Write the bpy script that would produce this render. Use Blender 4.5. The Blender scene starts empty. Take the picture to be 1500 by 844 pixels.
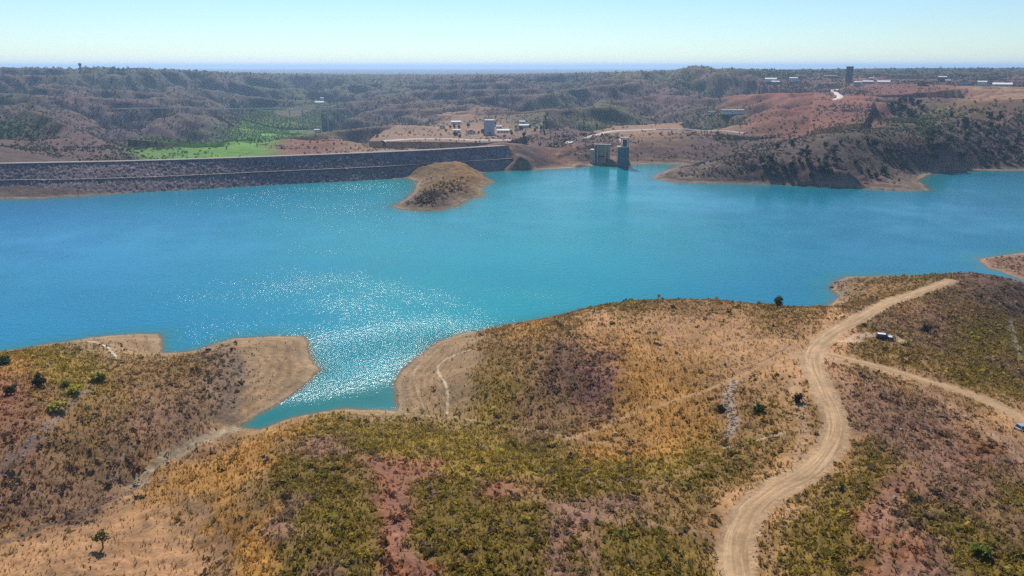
import bpy, math, random
import numpy as np
from math import radians, pi
random.seed(7); RNG = np.random.default_rng(11)
PI = pi

# ------------------------------------------------------------------ camera, sky, sun, exposure
scn = bpy.context.scene
COL = scn.collection
CAM_H = 95.0; PITCH = radians(15.7); FPX = 1155.0
cam_d = bpy.data.cameras.new("camera"); cam = bpy.data.objects.new("camera", cam_d); COL.objects.link(cam)
cam.location = (0, 0, CAM_H); cam.rotation_euler = (PI/2 - PITCH, 0, 0)
cam_d.sensor_width = 36; cam_d.lens = 36*FPX/1500; cam_d.clip_start = 1; cam_d.clip_end = 200000
scn.camera = cam
SUN_EL = radians(39); SUN_AZ = radians(-10)          # azimuth from +Y, clockwise
world = bpy.data.worlds.new("World"); scn.world = world; world.use_nodes = True
wn = world.node_tree.nodes; wl = world.node_tree.links; wn.clear()
sky = wn.new('ShaderNodeTexSky'); sky.sky_type = 'NISHITA'; sky.sun_disc = False
sky.sun_elevation = SUN_EL; sky.sun_rotation = SUN_AZ; sky.altitude = 100
sky.air_density = 1.0; sky.dust_density = 0.0; sky.ozone_density = 4.0
bg = wn.new('ShaderNodeBackground'); bg.inputs[1].default_value = 0.084
wo = wn.new('ShaderNodeOutputWorld'); tint = wn.new('ShaderNodeMix'); tint.data_type = 'RGBA'; tint.blend_type = 'MULTIPLY'; tint.inputs[0].default_value = 1; tint.inputs[7].default_value = (.93, 1.06, 1.16, 1)
wl.new(sky.outputs[0], tint.inputs[6]); wl.new(tint.outputs[2], bg.inputs[0]); wl.new(bg.outputs[0], wo.inputs[0])
sun_d = bpy.data.lights.new("sun", 'SUN'); sun_d.energy = 5.0; sun_d.angle = radians(0.53); sun_d.color = (1, .92, .80)
sun = bpy.data.objects.new("sun", sun_d); COL.objects.link(sun)
sun.location = (-200, 600, 600)
# lamp shines along -Z; direction to the sun = (sin az cos el, cos az cos el, sin el)
from mathutils import Vector
sd = Vector((math.sin(SUN_AZ)*math.cos(SUN_EL), math.cos(SUN_AZ)*math.cos(SUN_EL), math.sin(SUN_EL)))
sun.rotation_euler = sd.to_track_quat('Z', 'Y').to_euler()
vs = scn.view_settings; vs.view_transform = 'Standard'; vs.look = 'None'; vs.gamma = 1; vs.exposure = 0.2
vs.use_curve_mapping = False
HAZE_DENS = .88e-4; HAZE_COL = (.46, .68, 1.0)
scn.cycles.volume_bounces = 1; scn.cycles.max_bounces = 5; scn.cycles.diffuse_bounces = 2
scn.cycles.transparent_max_bounces = 8; scn.cycles.use_denoising = False; scn.cycles.sample_clamp_direct = 9.0

# ------------------------------------------------------------------ small numeric helpers
def _hash(ix, iy, s):
    h = (ix.astype(np.int64)*374761393 + iy.astype(np.int64)*668265263 + s*1442695041) & 0xffffffff
    h = ((h ^ (h >> 13))*1274126177) & 0xffffffff
    h = ((h ^ (h >> 15))*2246822519) & 0xffffffff
    return ((h ^ (h >> 16)) & 0xffffff)/float(0xffffff)
def vnoise(x, y, s=0):                       # gradient noise, about -1..1
    xi = np.floor(x); yi = np.floor(y); fx = x-xi; fy = y-yi
    u = fx*fx*fx*(fx*(fx*6-15)+10); v = fy*fy*fy*(fy*(fy*6-15)+10)
    def g(a, b, dx, dy):
        t = _hash(a, b, s)*2*PI
        return np.cos(t)*dx + np.sin(t)*dy
    n = (g(xi, yi, fx, fy)*(1-u) + g(xi+1, yi, fx-1, fy)*u)*(1-v) + (g(xi, yi+1, fx, fy-1)*(1-u) + g(xi+1, yi+1, fx-1, fy-1)*u)*v
    return n*1.5
def fbm(x, y, sc, o=4, s=0, g=.5):
    a = 1.0; t = 0; out = np.zeros_like(x, dtype=float)
    for k in range(o):
        out += a*vnoise(x/sc*2**k + 17.3*k, y/sc*2**k - 9.1*k, s+k); t += a; a *= g
    return out/t*1.3
def sstep(a, b, x):
    t = np.clip((x-a)/(b-a), 0, 1); return t*t*(3-2*t)
CP, SP = math.cos(PITCH), math.sin(PITCH)
def ray(px, py):
    dx = (np.asarray(px, float)-750)/FPX; dy = (422-np.asarray(py, float))/FPX
    X = dx; Y = CP+dy*SP; Z = -SP+dy*CP
    h = np.hypot(X, Y)
    return X/h, Y/h, Z/h                       # per metre of horizontal distance
def at_z(px, py, z):
    X, Y, Z = ray(px, py); t = (z-CAM_H)/Z
    return X*t, Y*t
def seg_dist(x, y, P, closed=False, want_t=False):
    P = np.asarray(P, float); n = len(P)
    best = np.full(x.shape, 1e18); bt = np.zeros(x.shape)
    L = 0.0
    for i in range(n if closed else n-1):
        a = P[i]; b = P[(i+1) % n]; d = b-a; l2 = max(d@d, 1e-9)
        t = np.clip(((x-a[0])*d[0]+(y-a[1])*d[1])/l2, 0, 1)
        q = (x-a[0]-t*d[0])**2+(y-a[1]-t*d[1])**2
        m = q < best
        best = np.where(m, q, best)
        if want_t: bt = np.where(m, i+t, bt)
    return (np.sqrt(best), bt) if want_t else np.sqrt(best)
def inside(x, y, P):
    P = np.asarray(P, float); c = np.zeros(x.shape, bool); j = len(P)-1
    for i in range(len(P)):
        xi, yi = P[i]; xj, yj = P[j]
        m = ((yi > y) != (yj > y))
        with np.errstate(divide='ignore', invalid='ignore'):
            c ^= m & (x < (xj-xi)*(y-yi)/((yj-yi) if yj != yi else 1e-9)+xi)
        j = i
    return c
def smooth(P, k=6):
    P = [np.asarray(p, float) for p in P]; P = [2*P[0]-P[1]]+P+[2*P[-1]-P[-2]]; out = []
    for i in range(1, len(P)-2):
        for t in np.linspace(0, 1, k, endpoint=False):
            a, b, c, d = P[i-1:i+3]
            out.append(.5*((2*b)+(c-a)*t+(2*a-5*b+4*c-d)*t*t+(3*b-a-3*c+d)*t**3))
    out.append(P[-2]); return np.array(out)

# ------------------------------------------------------------------ the reservoir's shoreline (read off the photograph at water level)
SHORE = [(-420,520),(-150,518),(0,515),(60,506),(130,495),(185,489),(235,488),(238,500),(238,516),(262,516),(290,512),(318,502),(345,495),(400,492),(444,492),(452,503),
 (455,522),(470,542),(440,570),(410,590),(385,605),(350,626),(380,627),(430,611),(470,603),(505,598),(580,601),(578,580),(577,560),(585,545),(600,530),(625,512),
 (640,500),(680,488),(740,476),(800,466),(865,456),(940,452),(1010,452),(1080,456),(1130,460),(1185,459),(1215,446),(1226,436),(1218,424),(1218,414),(1240,405),
 (1300,404),(1395,404),(1440,412),(1480,418),(1500,412),(1470,400),(1445,392),(1432,379),(1470,374),(1500,370),(1700,362),(2000,352),
 (2050,250),(1700,250),(1500,250),(1420,250),(1362,255),(1345,264),(1362,279),(1330,280),(1250,276),(1150,271),(1060,269),(990,268),(957,262),(962,256),(985,247),(997,241),
 (960,240),(930,241),(900,244),(880,240),(868,243),(840,246),(780,249),(722,251),(704,254),(712,262),(726,266),(706,275),(709,288),(686,293),(668,304),(640,309),(600,309),(571,304),(592,293),(608,278),(612,266),
 (598,261),(540,263),(400,270),(240,279),(125,287),(60,291),(0,291),(-200,297),(-500,304)]
SHW = np.array([at_z(a, b, 0.0) for a, b in SHORE]); SHW = np.stack([SHW[:, 0], SHW[:, 1]], 1)
def shore_d(x, y):                           # + on land, - in the water
    x = np.asarray(x, float); y = np.asarray(y, float)
    d = seg_dist(x, y, SHW, True)
    d = np.where(inside(x, y, SHW), -d, d)
    r = np.hypot(x, y); s = np.clip(r/250, .6, 4)
    return d + .9*s*fbm(x, y, 9., 3, 50)*np.exp(-np.abs(d)/25) + .35*vnoise(x/1.7, y/1.7, 57)*np.exp(-np.abs(d)/12)
# ------------------------------------------------------------------ heights
N_ = [(-150,520,7),(-120,600,13),(0,530,8),(60,520,5),(130,508,3),(200,500,1.3),(180,530,5),(60,550,10),(50,590,12),(0,560,12),(0,640,12),(100,560,9.5),(150,600,8),
 (250,560,6),(330,520,3.5),(400,507,2),(430,530,1.5),(300,600,4),(345,612,1.5),(250,650,3.5),(200,680,3),(100,680,6),(60,720,5),(0,700,8),(-150,650,14),(-150,750,10),
 (345,630,.4),(270,665,.8),(205,712,1.0),(100,757,2.3),(0,802,4),(-100,850,6),
 (150,800,9),(80,830,10),(250,780,8),(300,830,11),(200,740,3.5),(0,860,8),(150,900,12),
 (240,700,2.2),(300,690,5),(400,640,4),(450,622,2.5),(500,608,1.5),(400,700,14),(500,700,17),(600,650,10),(600,700,17),(700,645,8.5),(800,700,18),(600,780,24),(400,780,20),
 (330,750,12),(800,780,25),(950,760,24),(1000,710,20),(900,655,11),(850,620,9.5),(1000,640,14.5),(1060,655,18),(740,628,5.5),(650,613,2.5),
 (620,560,2),(660,600,2.6),(600,585,1),(650,530,3),(700,560,7),(700,600,4.5),(780,600,8),(800,540,12),(850,580,10),(900,560,13),(700,500,6),(780,485,9),(860,472,11),
 (870,449,7),(930,441,8.5),(1000,439,8.5),(1060,442,8.5),(1120,447,7.5),(1175,455,5.5),
 (950,520,14.5),(1000,480,14),(1100,500,17.5),(1100,465,13),(1150,520,20),(1000,560,14.5),(1050,600,16),(1100,560,19),(1100,620,18.5),(1180,600,21),
 (1080,830,24),(1100,770,24),(1180,700,23),(1225,640,22),(1215,590,21.5),(1190,530,21),(1210,500,20),(1280,455,17),(1340,430,14.5),(1395,412,12.5),
 (1250,424,3.5),(1300,411,5),(1350,409,7),(1240,450,11),
 (1330,490,18.5),(1295,493,19),(1250,510,20),(1400,460,14),(1440,430,11),(1400,500,15),(1470,535,12),(1500,500,5.5),(1495,470,2.5),(1510,440,1.5),(1450,410,9.5),(1490,411,7),
 (1500,392,2),(1560,380,5),(1530,372,2.5),(1700,375,8),
 (1230,525,21),(1350,560,21),(1450,592,20),(1500,617,20),(1600,665,20),(1400,562,19.5),(1500,582,17),(1580,600,13),
 (1300,600,22.5),(1300,700,25),(1400,700,25),(1500,700,24),(1300,800,28),(1450,820,28),(1150,820,25),(1620,800,27),(1200,760,25),
 (750,950,29),(1100,950,27),(400,950,22),(1500,950,31),
 (300,222,-19),(420,187,-15),(250,215,-17),(380,210,-18),
 (900,194,19),(860,198,18),(840,209,14),(960,190,21),(760,233,9),(800,214,16),(760,210,10),(870,215,13),(960,215,13),(925,232,3),(880,230,6),(1020,190,22),
 (650,285,6),(635,298,2.5),(672,287,5),(672,272,7),(640,262,6),(640,250,7.5),(655,238,10),(676,237,10),(636,237,9.5),(612,242,8),(604,249,5.5),(696,245,8),(712,256,4.5),(615,287,3),(700,268,3),(620,266,3.5),(748,240,5),(752,229,13),(764,217,20),(745,216,19),(864,235,9),(857,224,14),(899,222,14),(901,233,8),
 (1050,246,10),(1000,262,2),(1150,255,8),(1250,262,6),(1340,272,2)]
F_ = [(50,101.5,2700),(50,130,2000),(50,170,1350),(50,205,1000),(50,232,820),(180,232,860),(230,102,2700),(150,150,1650),(200,180,1250),(120,215,940),(330,107,3000),(300,135,2200),(300,165,1600),
 (-200,105,2500),(-200,170,1200),(-200,225,800),(400,109,3400),(500,110,3600),(580,112,3600),(450,140,2500),(540,140,2400),(470,163,1850),(640,120,2600),(700,119,2500),(770,115,2500),(600,135,2200),
 (700,150,1750),(760,150,1700),(620,170,1450),(560,190,1150),(480,200,1000),(430,215,900),(450,195,1100),(600,200,1020),(700,194,1140),(760,190,1150),(660,205,960),(560,215,860),(720,213,840),
 (820,122,2400),(870,113,2500),(930,106,2500),(990,96.5,2300),(1050,98,2300),(1110,105,2300),(900,150,1550),(850,170,1250),(830,190,1020),(920,175,1150),(1000,170,1200),(1000,150,1550),(1000,125,1900),
 (1070,164,1150),(1100,140,1500),(1130,121,1900),(1070,185,980),(1130,175,1000),(1150,150,1200),(1230,140,1400),(1230,121,1800),(1150,200,880),(1100,225,800),(1050,232,760),(1220,205,800),(1250,238,700),(1290,250,680),
 (1300,165,1050),(1300,123,1700),(1400,122,1700),(1500,125,1700),(1350,150,1250),(1450,148,1080),(1400,165,1000),(1500,145,1110),(1350,190,880),(1250,192,850),(1250,170,1000),(1350,166,1000),(1430,152,1240),(1500,149,1270),(1600,150,1290),(1480,190,985),(1480,225,915),(1400,215,860),(1700,140,1150),(1700,200,990),
 (1150,102,6500),(1250,101,6500),(1350,100,6500),(1480,100,6500),(1700,101,6500),(400,108,5500),(600,109,6500),(800,108,7500),(600,103,14000),(900,103,14000),(200,103,14000),(1300,102,16000),(750,100.5,40000),(100,100.5,40000),(1400,100.5,40000)]
pts = []
for a, b, h in N_:
    x, y = at_z(a, b, h); pts.append((math.atan2(x, y), math.log(math.hypot(x, y)), h))
for a, b, r in F_:
    X, Y, Z = ray(a, b); pts.append((math.atan2(X, Y), math.log(r), CAM_H+Z*r))
for th in (-1.2, -.5, 0, .5, 1.2): pts.append((th, math.log(30.), 26.))
for th, r, h in ((-1.2,150,14),(1.2,150,24),(-1.2,400,10),(1.2,400,20),(-1.2,1500,50),(1.2,1500,60),(-1.2,10000,60),(1.2,10000,60)): pts.append((th, math.log(r), h))
# shoreline points carry the surface down to the water
for i in range(len(SHW)):
    x, y = SHW[i]; r = math.hypot(x, y)
    if abs(math.atan2(x, y)) < .9: pts.append((math.atan2(x, y), math.log(r), .3))
pts = np.array(pts)
def _phi(r2): return .5*r2*np.log(r2+1e-12)
def _fit(P):
    n = len(P); r2 = (P[:, None, 0]-P[None, :, 0])**2+(P[:, None, 1]-P[None, :, 1])**2
    A = np.zeros((n+3, n+3)); A[:n, :n] = _phi(r2)+np.eye(n)*2e-5
    A[:n, n] = 1; A[:n, n+1:] = P[:, :2]; A[n, :n] = 1; A[n+1:, :n] = P[:, :2].T
    return np.linalg.solve(A, np.concatenate([P[:, 2], [0, 0, 0]]))
WGT = _fit(pts)
G_T = np.linspace(-1.25, 1.25, 900); G_V = np.linspace(math.log(8), math.log(60000), 1300)
def _tps(th, v):
    out = np.empty(th.shape); f = th.ravel(); g = v.ravel(); o = out.ravel()
    for i in range(0, len(f), 20000):
        r2 = ((f[i:i+20000, None]-pts[None, :, 0])**2+(g[i:i+20000, None]-pts[None, :, 1])**2).astype(np.float32)
        o[i:i+20000] = (_phi(r2)@WGT[:-3].astype(np.float32))+WGT[-3]+WGT[-2]*f[i:i+20000]+WGT[-1]*g[i:i+20000]
    return o.reshape(th.shape)
TT, VV = np.meshgrid(G_T[::3], G_V[::3]); TPS = _tps(TT, VV)
def grid_sample(G, th, v, t0, t1, v0, v1):
    a = np.clip((th-t0)/(t1-t0)*(G.shape[1]-1), 0, G.shape[1]-1.001); b = np.clip((v-v0)/(v1-v0)*(G.shape[0]-1), 0, G.shape[0]-1.001)
    i = a.astype(int); j = b.astype(int); fa = a-i; fb = b-j
    if G.ndim == 3: fa = fa[..., None]; fb = fb[..., None]
    return (G[j, i]*(1-fa)+G[j, i+1]*fa)*(1-fb)+(G[j+1, i]*(1-fa)+G[j+1, i+1]*fa)*fb
def base_h(x, y):
    r = np.maximum(np.hypot(x, y), 8.5); th = np.arctan2(x, y)
    return grid_sample(TPS, np.clip(th, -1.24, 1.24), np.log(r), G_T[::3][0], G_T[::3][-1], G_V[::3][0], G_V[::3][-1])
def ridges(x, y): return 1-np.abs(fbm(x+.35*y, y*.8, 430., 5, 21, .5))*2.6
def height(x, y, d=None):
    x = np.asarray(x, float); y = np.asarray(y, float)
    if d is None: d = shore_d(x, y)
    r = np.hypot(x, y); h = base_h(x, y)
    dp = np.maximum(d, 0)
    nr = 1-sstep(500, 900, r); fr = sstep(700, 1300, r)
    n = nr*(.9*fbm(x, y, 26., 4, 1)+.22*fbm(x, y, 5., 3, 8))
    mid = sstep(560, 700, r)
    rid2 = ridges(x, y)
    n += mid*(1-fr)*(2.6*fbm(x, y, 50., 5, 12, .62))+sstep(450,560,r)*(1-sstep(700,800,r))*3.6*(.33-np.abs(fbm(x,y,21.,4,14,.62))) + fr*(np.clip(r/1500, .5, 2.)*(-58*np.clip(r/1800, .35, 1.4)/np.clip(r/1500, .5, 2.)*np.clip(.97-rid2, 0, 1.2)*(1-sstep(6000, 12000, r))+1.6*fbm(x, y, 40., 4, 31, .6)))
    flat = inside(x, y, VAL) | inside(x, y, VIL) | inside(x, y, HTOP) | inside(x, y, BENCH)
    n = np.where(flat, n*.15, n)
    land = np.maximum(h, .07*np.minimum(dp, 14)+.05)
    keep = sstep(45, 90, dp)                 # well away from the water the ground may lie below it (the valley under the dam)
    land = land*(1-keep)+h*keep
    land = land*(1-np.exp(-dp/(3.5+.004*r)))+n*(1-np.exp(-dp/14))
    land = np.where((dp < 60) & (d > 0), np.maximum(land, .03*np.minimum(dp, 10)), land)
    return np.where(d > 0, land, -np.minimum(.3*(-d)+.02, 9))
VAL = []; VIL = [(-1, -1), (-2, -2), (-3, -1)]
VAL = [(lambda q: (float(q[0]), float(q[1])))(at_z(a, b, -17)) for a, b in ((190,238),(330,200),(380,172),(470,166),(470,186),(400,215),(372,234))]
VIL = [(lambda q: (float(q[0]), float(q[1])))(at_z(a, b, 5)) for a, b in ((540,215),(560,186),(660,176),(800,178),(790,205),(740,212))]
HTOP = [(lambda q: (float(q[0]), float(q[1])))(at_z(a, b, 58)) for a, b in ((1190,152),(1195,126),(1110,122),(1120,115),(1300,118),(1500,121),(1500,130),(1290,131),(1270,152))]
BENCH = [(lambda q: (float(q[0]), float(q[1])))(at_z(a, b, 18)) for a, b in ((815,214),(850,196),(900,187),(1000,185),(1000,202),(870,206))]
DAMZ = 20.0
def pick(pxy, n=700):                        # where the line of sight through a pixel meets the ground
    pxy = np.asarray(pxy, float); X, Y, Z = ray(pxy[:, 0], pxy[:, 1])
    t = np.geomspace(60, 30000, n); x = X[:, None]*t; y = Y[:, None]*t; z = CAM_H+Z[:, None]*t
    below = z < np.maximum(height(x, y), 0)
    k = np.argmax(below, 1); k = np.where(below.any(1), k, n-1); k = np.maximum(k, 1)
    lo = t[k-1]; hi = t[k]
    for _ in range(12):
        m = (lo+hi)/2; b = CAM_H+Z*m < np.maximum(height(X*m, Y*m), 0)
        hi = np.where(b, m, hi); lo = np.where(b, lo, m)
    return np.stack([X*hi, Y*hi], 1)

# ------------------------------------------------------------------ land cover: what grows or lies where
# class: soil colour, shrubs per m2, shrub colour, tufts per m2, tuft colour
CL = {
 'o': ((.35,.197,.082), .2, (.17,.115,.03), 1.9, (.44,.26,.09)),
 'y': ((.235,.165,.055), 1.1, (.235,.185,.05), 2.6, (.34,.25,.075)),
 'g': ((.155,.108,.040), 2.2, (.205,.158,.040), 2.4, (.26,.20,.06)),
 'b': ((.235,.148,.075), .85, (.205,.14,.065), 1.8, (.32,.21,.09)),
 'p': ((.22,.135,.098), 1.0, (.195,.13,.095), 1.6, (.30,.20,.12)),
 'm': ((.165,.09,.083), 1.9, (.145,.085,.080), .2, (.22,.14,.11)),
 't': ((.41,.25,.15), .02, (.20,.14,.06), .5, (.44,.30,.14)),
 'r': ((.235,.115,.075), .9, (.19,.085,.055), .4, (.32,.18,.10)),
 'd': ((.15,.105,.080), 1.5, (.10,.075,.055), .2, (.2,.15,.10)),
 'l': ((.29,.20,.125), .012, (.12,.09,.05), .1, (.32,.24,.14)),
 # far side
 'F': ((.075,.075,.05), 1.5, (.045,.065,.040), 0, (0,0,0)),
 'W': ((.095,.065,.062), 1.5, (.055,.065,.045), 0, (0,0,0)),
 'N': ((.07,.09,.045), 1.8, (.040,.070,.030), 0, (0,0,0)),
 'V': ((.17,.34,.075), .10, (.06,.14,.025), 0, (0,0,0)),
 'v': ((.14,.13,.065), 1.0, (.07,.085,.035), 0, (0,0,0)),
 'R': ((.27,.125,.095), .12, (.09,.07,.05), 0, (0,0,0)),
 'M': ((.145,.092,.09), .85, (.07,.065,.05), 0, (0,0,0)),
 'T': ((.36,.23,.16), .10, (.08,.075,.045), 0, (0,0,0)),
 'D': ((.145,.098,.088), .95, (.06,.06,.045), 0, (0,0,0)),
 'L': ((.33,.26,.19), .02, (.1,.1,.06), 0, (0,0,0))}
ROWS = {415:'.'*24+"dbbgpp", 445:'.'*17+"ggbbbgbbbbppd", 475:'.'*15+"obtttttbbtpppgg", 505:"yylll.lll...llbbboottttttggpgg", 535:"oyybbbdll...llbbmmooottttbtggp",
 565:"ryybbbdll...llybmmoobbttppbtgg", 595:"rbbbpddl..llllybymooobgbtppptt", 625:"rpbbpplooyyyyyyppoboobtbtpppbt", 655:"pbbpploobpgyyyygyoooybgbtgpprp",
 685:"bbbdooooggbrryyygygyggbtbgbppp", 715:"ppplooobgggrggrbgggbgbtbggrppg", 745:"ppdttbobpggrggggpppbbttggrpgpg", 775:"btttttoopggrggggpgggbtbggrpggp",
 805:"ttttttbogggrggggpggggtbgggrpgg", 835:"ttttttbogpgrrgggpggggtbggrppgg",
 105:"FFFFFFFFFFFFFFFFFFFvvvFFFFFFFF", 120:"MFFFFWWFFFFFWWWWFFvvvMMMMRMMMM", 135:"WWWWWWWFFFFFWWWWWMMMMMMMMRRRTT", 150:"FWMWWWFFFNWWWWWMvvMMMRRRRRMDTT",
 165:"WWMMWWWFvNWWTTWMMvvMMvRRRMDvvD", 180:"NMMMMWNVVvWWWTTvvvvMvvRRRRvvDD", 195:"NMMMMNNVRRTTTTTMMTTTTTRRvvvDDD", 210:"DMMMMVVVRRTTTTTTMDTTMDDDDDDDDD",
 225:"DDDDVVVVRRTTTTTMRMMDDDDDDDDDDD", 240:"............boRMTM.DDDDDDDDDDD", 255:"............bo.....DDDDDDDDDDD", 270:"............bb......LDDDDDL...", 297:"...........ddd................"}
cells = []
for yy, row in ROWS.items():
    assert len(row) == 30, (yy, len(row))
    for i, c in enumerate(row):
        if c != '.': cells.append((25+50*i, yy, c))
CW = pick([(a, b) for a, b, c in cells])
cth = np.arctan2(CW[:, 0], CW[:, 1]); cv = np.log(np.hypot(CW[:, 0], CW[:, 1]))
cy = np.array([b for a, b, c in cells], float)
csv = np.clip(np.where(cy > 400, .022+.00018*(860-cy), .07), .02, .12)
SAT = lambda c, k, g: [max(.004, (sum(c)/3+(v-sum(c)/3)*k)*g) for v in c]
cdat = np.array([SAT(CL[c][0], 1.25 if b > 400 else 1.3, 1.0 if b > 400 else .62)+[CL[c][1]]+SAT(CL[c][2], 1.2, 1.16 if b > 400 else 1)+[CL[c][3]]+SAT(CL[c][4], 1.25, .95) for a, b, c in cells])
CT0, CT1, CV0, CV1 = -.78, .78, math.log(70), math.log(9000)
ct, cvv = np.meshgrid(np.linspace(CT0, CT1, 360), np.linspace(CV0, CV1, 760))
COVER = np.zeros(ct.shape+(11,))
for j in range(ct.shape[0]):
    dv = (cvv[j, 0]-cv)/csv
    near = np.argsort(np.abs(dv))[:160]
    e = -.5*(((ct[j][:, None]-cth[near])/.021)**2+dv[near]**2)
    e -= e.max(1, keepdims=True); w = np.exp(e*1.6); w /= w.sum(1, keepdims=True)
    COVER[j] = w@cdat[near]
def cover(x, y):
    r = np.maximum(np.hypot(x, y), 20); th = np.arctan2(x, y); v = np.log(r)
    # edges wander like real vegetation edges
    wx = .030*fbm(x, y, 14., 4, 70, .65)*np.clip(200/r, .25, 1.2)+.02*fbm(x, y, r.mean()*0+120., 3, 74)*sstep(400, 900, r)
    wy = .035*fbm(x, y, 12., 4, 80, .65)*np.clip(200/r, .25, 1.2)+.06*fbm(x, y, r.mean()*0+120., 3, 84)*sstep(400, 900, r)
    return grid_sample(COVER, th+wx, v+wy, CT0, CT1, CV0, CV1)
# lines worn into the ground, plus gully shade painted dark: (pixels, width m, colour, strength)
LINES = [
 ([(455,640),(500,660),(560,688),(592,706),(578,745),(585,790),(615,830),(640,870)], 1.7, (.245,.115,.08), .6),
 ([(592,702),(640,692),(690,700),(740,716),(790,732),(860,752),(900,765)], 1.3, (.27,.145,.095), .6),
 ([(850,755),(862,790),(870,830),(880,870)], 2.2, (.30,.155,.12), .6),
 ([(880,757),(950,768),(1010,778),(1042,786)], 1.3, (.32,.2,.12), .6),
 ([(860,705),(920,706),(980,700),(1030,680)], .9, (.3,.18,.12), .6),
 ([(1182,514),(1130,532),(1080,552),(1040,570),(985,588),(930,605),(880,628),(835,642)], 1.1, (.44,.27,.13), .9),
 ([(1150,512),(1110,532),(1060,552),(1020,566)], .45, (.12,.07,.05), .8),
 ([(505,600),(560,603),(640,611),(700,617),(760,628),(830,640),(900,652)], .6, (.40,.29,.17), .7),
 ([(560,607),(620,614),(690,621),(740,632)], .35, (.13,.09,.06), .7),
 ([(690,512),(665,521),(645,533),(642,545),(652,562),(656,580),(655,606)], .42, (.62,.50,.36), .95),
 ([(640,512),(615,532),(606,552),(612,575),(622,600)], .25, (.50,.39,.27), .7),
 ([(625,520),(600,540),(592,560),(596,585),(605,600)], .2, (.48,.38,.26), .6),
 ([(1060,656),(1100,647),(1150,634)], .5, (.55,.42,.28), .9),
 ([(1075,560),(1066,590),(1075,615),(1068,640)], 1.5, (.44,.38,.34), .55),
 ([(130,500),(150,505),(165,516),(172,526)], .6, (.58,.50,.40), .95),
 ([(350,626),(300,643),(250,668),(215,692),(205,712)], 1.9, (.40,.32,.205), .9),
 ([(172,700),(180,670),(210,640)], .35, (.36,.30,.22), .6),
 ([(0,797),(60,772),(110,755),(160,733),(200,716)], .8, (.11,.075,.065), .85),  # creek gully, its shade painted as a dark purple-brown line
 ([(0,690),(40,655),(70,625),(110,585),(140,560)], 1.6, (.22,.165,.15), .6),
 ([(330,612),(350,560),(345,520)], 3.0, (.13,.10,.075), .55),
 ([(1410,655),(1350,690),(1300,720),(1275,770),(1290,810),(1340,850)], 2.0, (.25,.13,.09), .5),
 ([(1215,530),(1300,545),(1370,580),(1420,615),(1470,650),(1520,690)], 1.6, (.38,.24,.15), .65),
 ([(1190,545),(1165,520),(1150,508)], 1.6, (.42,.28,.16), .7),
 ([(1240,500),(1270,490),(1300,493),(1318,499)], 2.6, (.46,.33,.22), .9),
 ([(1160,560),(1172,600),(1178,640),(1165,680)], 1.6, (.40,.26,.16), .6),
 ([(1480,470),(1487,500),(1500,530)], 1.2, (.42,.36,.30), .8),
 ([(150,790),(230,770),(300,790),(330,830)], .8, (.30,.2,.12), .4),
 ([(250,720),(300,750),(325,790),(330,840)], 1.2, (.26,.16,.11), .5)]
LW = []
for P, w, c, s in LINES:
    LW.append((smooth(pick(P), 5), w, np.array(c), s))
ROADPX = [(1085,900),(1082,860),(1078,815),(1082,780),(1102,747),(1140,718),(1180,692),(1210,665),(1224,637),(1222,608),(1208,575),(1195,548),(1190,525),(1198,506),(1228,483),(1262,463),(1300,446),(1345,428),(1375,419),(1392,412)]
TRACKPX = [(1212,520),(1250,528),(1300,540),(1350,554),(1400,572),(1450,592),(1500,617),(1560,650)]
ROAD = smooth(pick(ROADPX), 8); TRACK = smooth(pick(TRACKPX), 6)
def resample(P, step):
    s = np.concatenate([[0], np.cumsum(np.hypot(*np.diff(P, axis=0).T))]); n = max(2, int(s[-1]/step)); u = np.linspace(0, s[-1], n)
    return np.stack([np.interp(u, s, P[:, 0]), np.interp(u, s, P[:, 1])], 1)
ROAD = resample(ROAD, 2.5); TRACK = resample(TRACK, 2.5)
def line_h(P, k=7):
    h = height(P[:, 0], P[:, 1]); hp = np.pad(h, k, mode='edge'); return np.convolve(hp, np.ones(2*k+1)/(2*k+1), 'valid')
ROADH = line_h(ROAD); TRACKH = line_h(TRACK)
RW, TW = 2.15, 1.3                             # half widths
def with_roads(x, y, h):                     # benches the ground under the two dirt roads; returns height and distances
    dr = np.full(x.shape, 1e3); dt = np.full(x.shape, 1e3)
    for P, H, W, D in ((TRACK, TRACKH, TW, dt), (ROAD, ROADH, RW, dr)):
        m = (x > P[:, 0].min()-15) & (x < P[:, 0].max()+15) & (y > P[:, 1].min()-15) & (y < P[:, 1].max()+15)
        if not m.any(): continue
        q, t = seg_dist(x[m], y[m], P, want_t=True); D[m] = q
        hh = np.interp(t, np.arange(len(P)), H)
        w = 1-sstep(W+.6, W+5.5, q)
        h[m] = h[m]*(1-w)+hh*w
    return h, dr, dt
def ground_z(x, y):
    x = np.atleast_1d(np.asarray(x, float)); y = np.atleast_1d(np.asarray(y, float))
    h, _, _ = with_roads(x, y, height(x, y).copy()); return h

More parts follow.
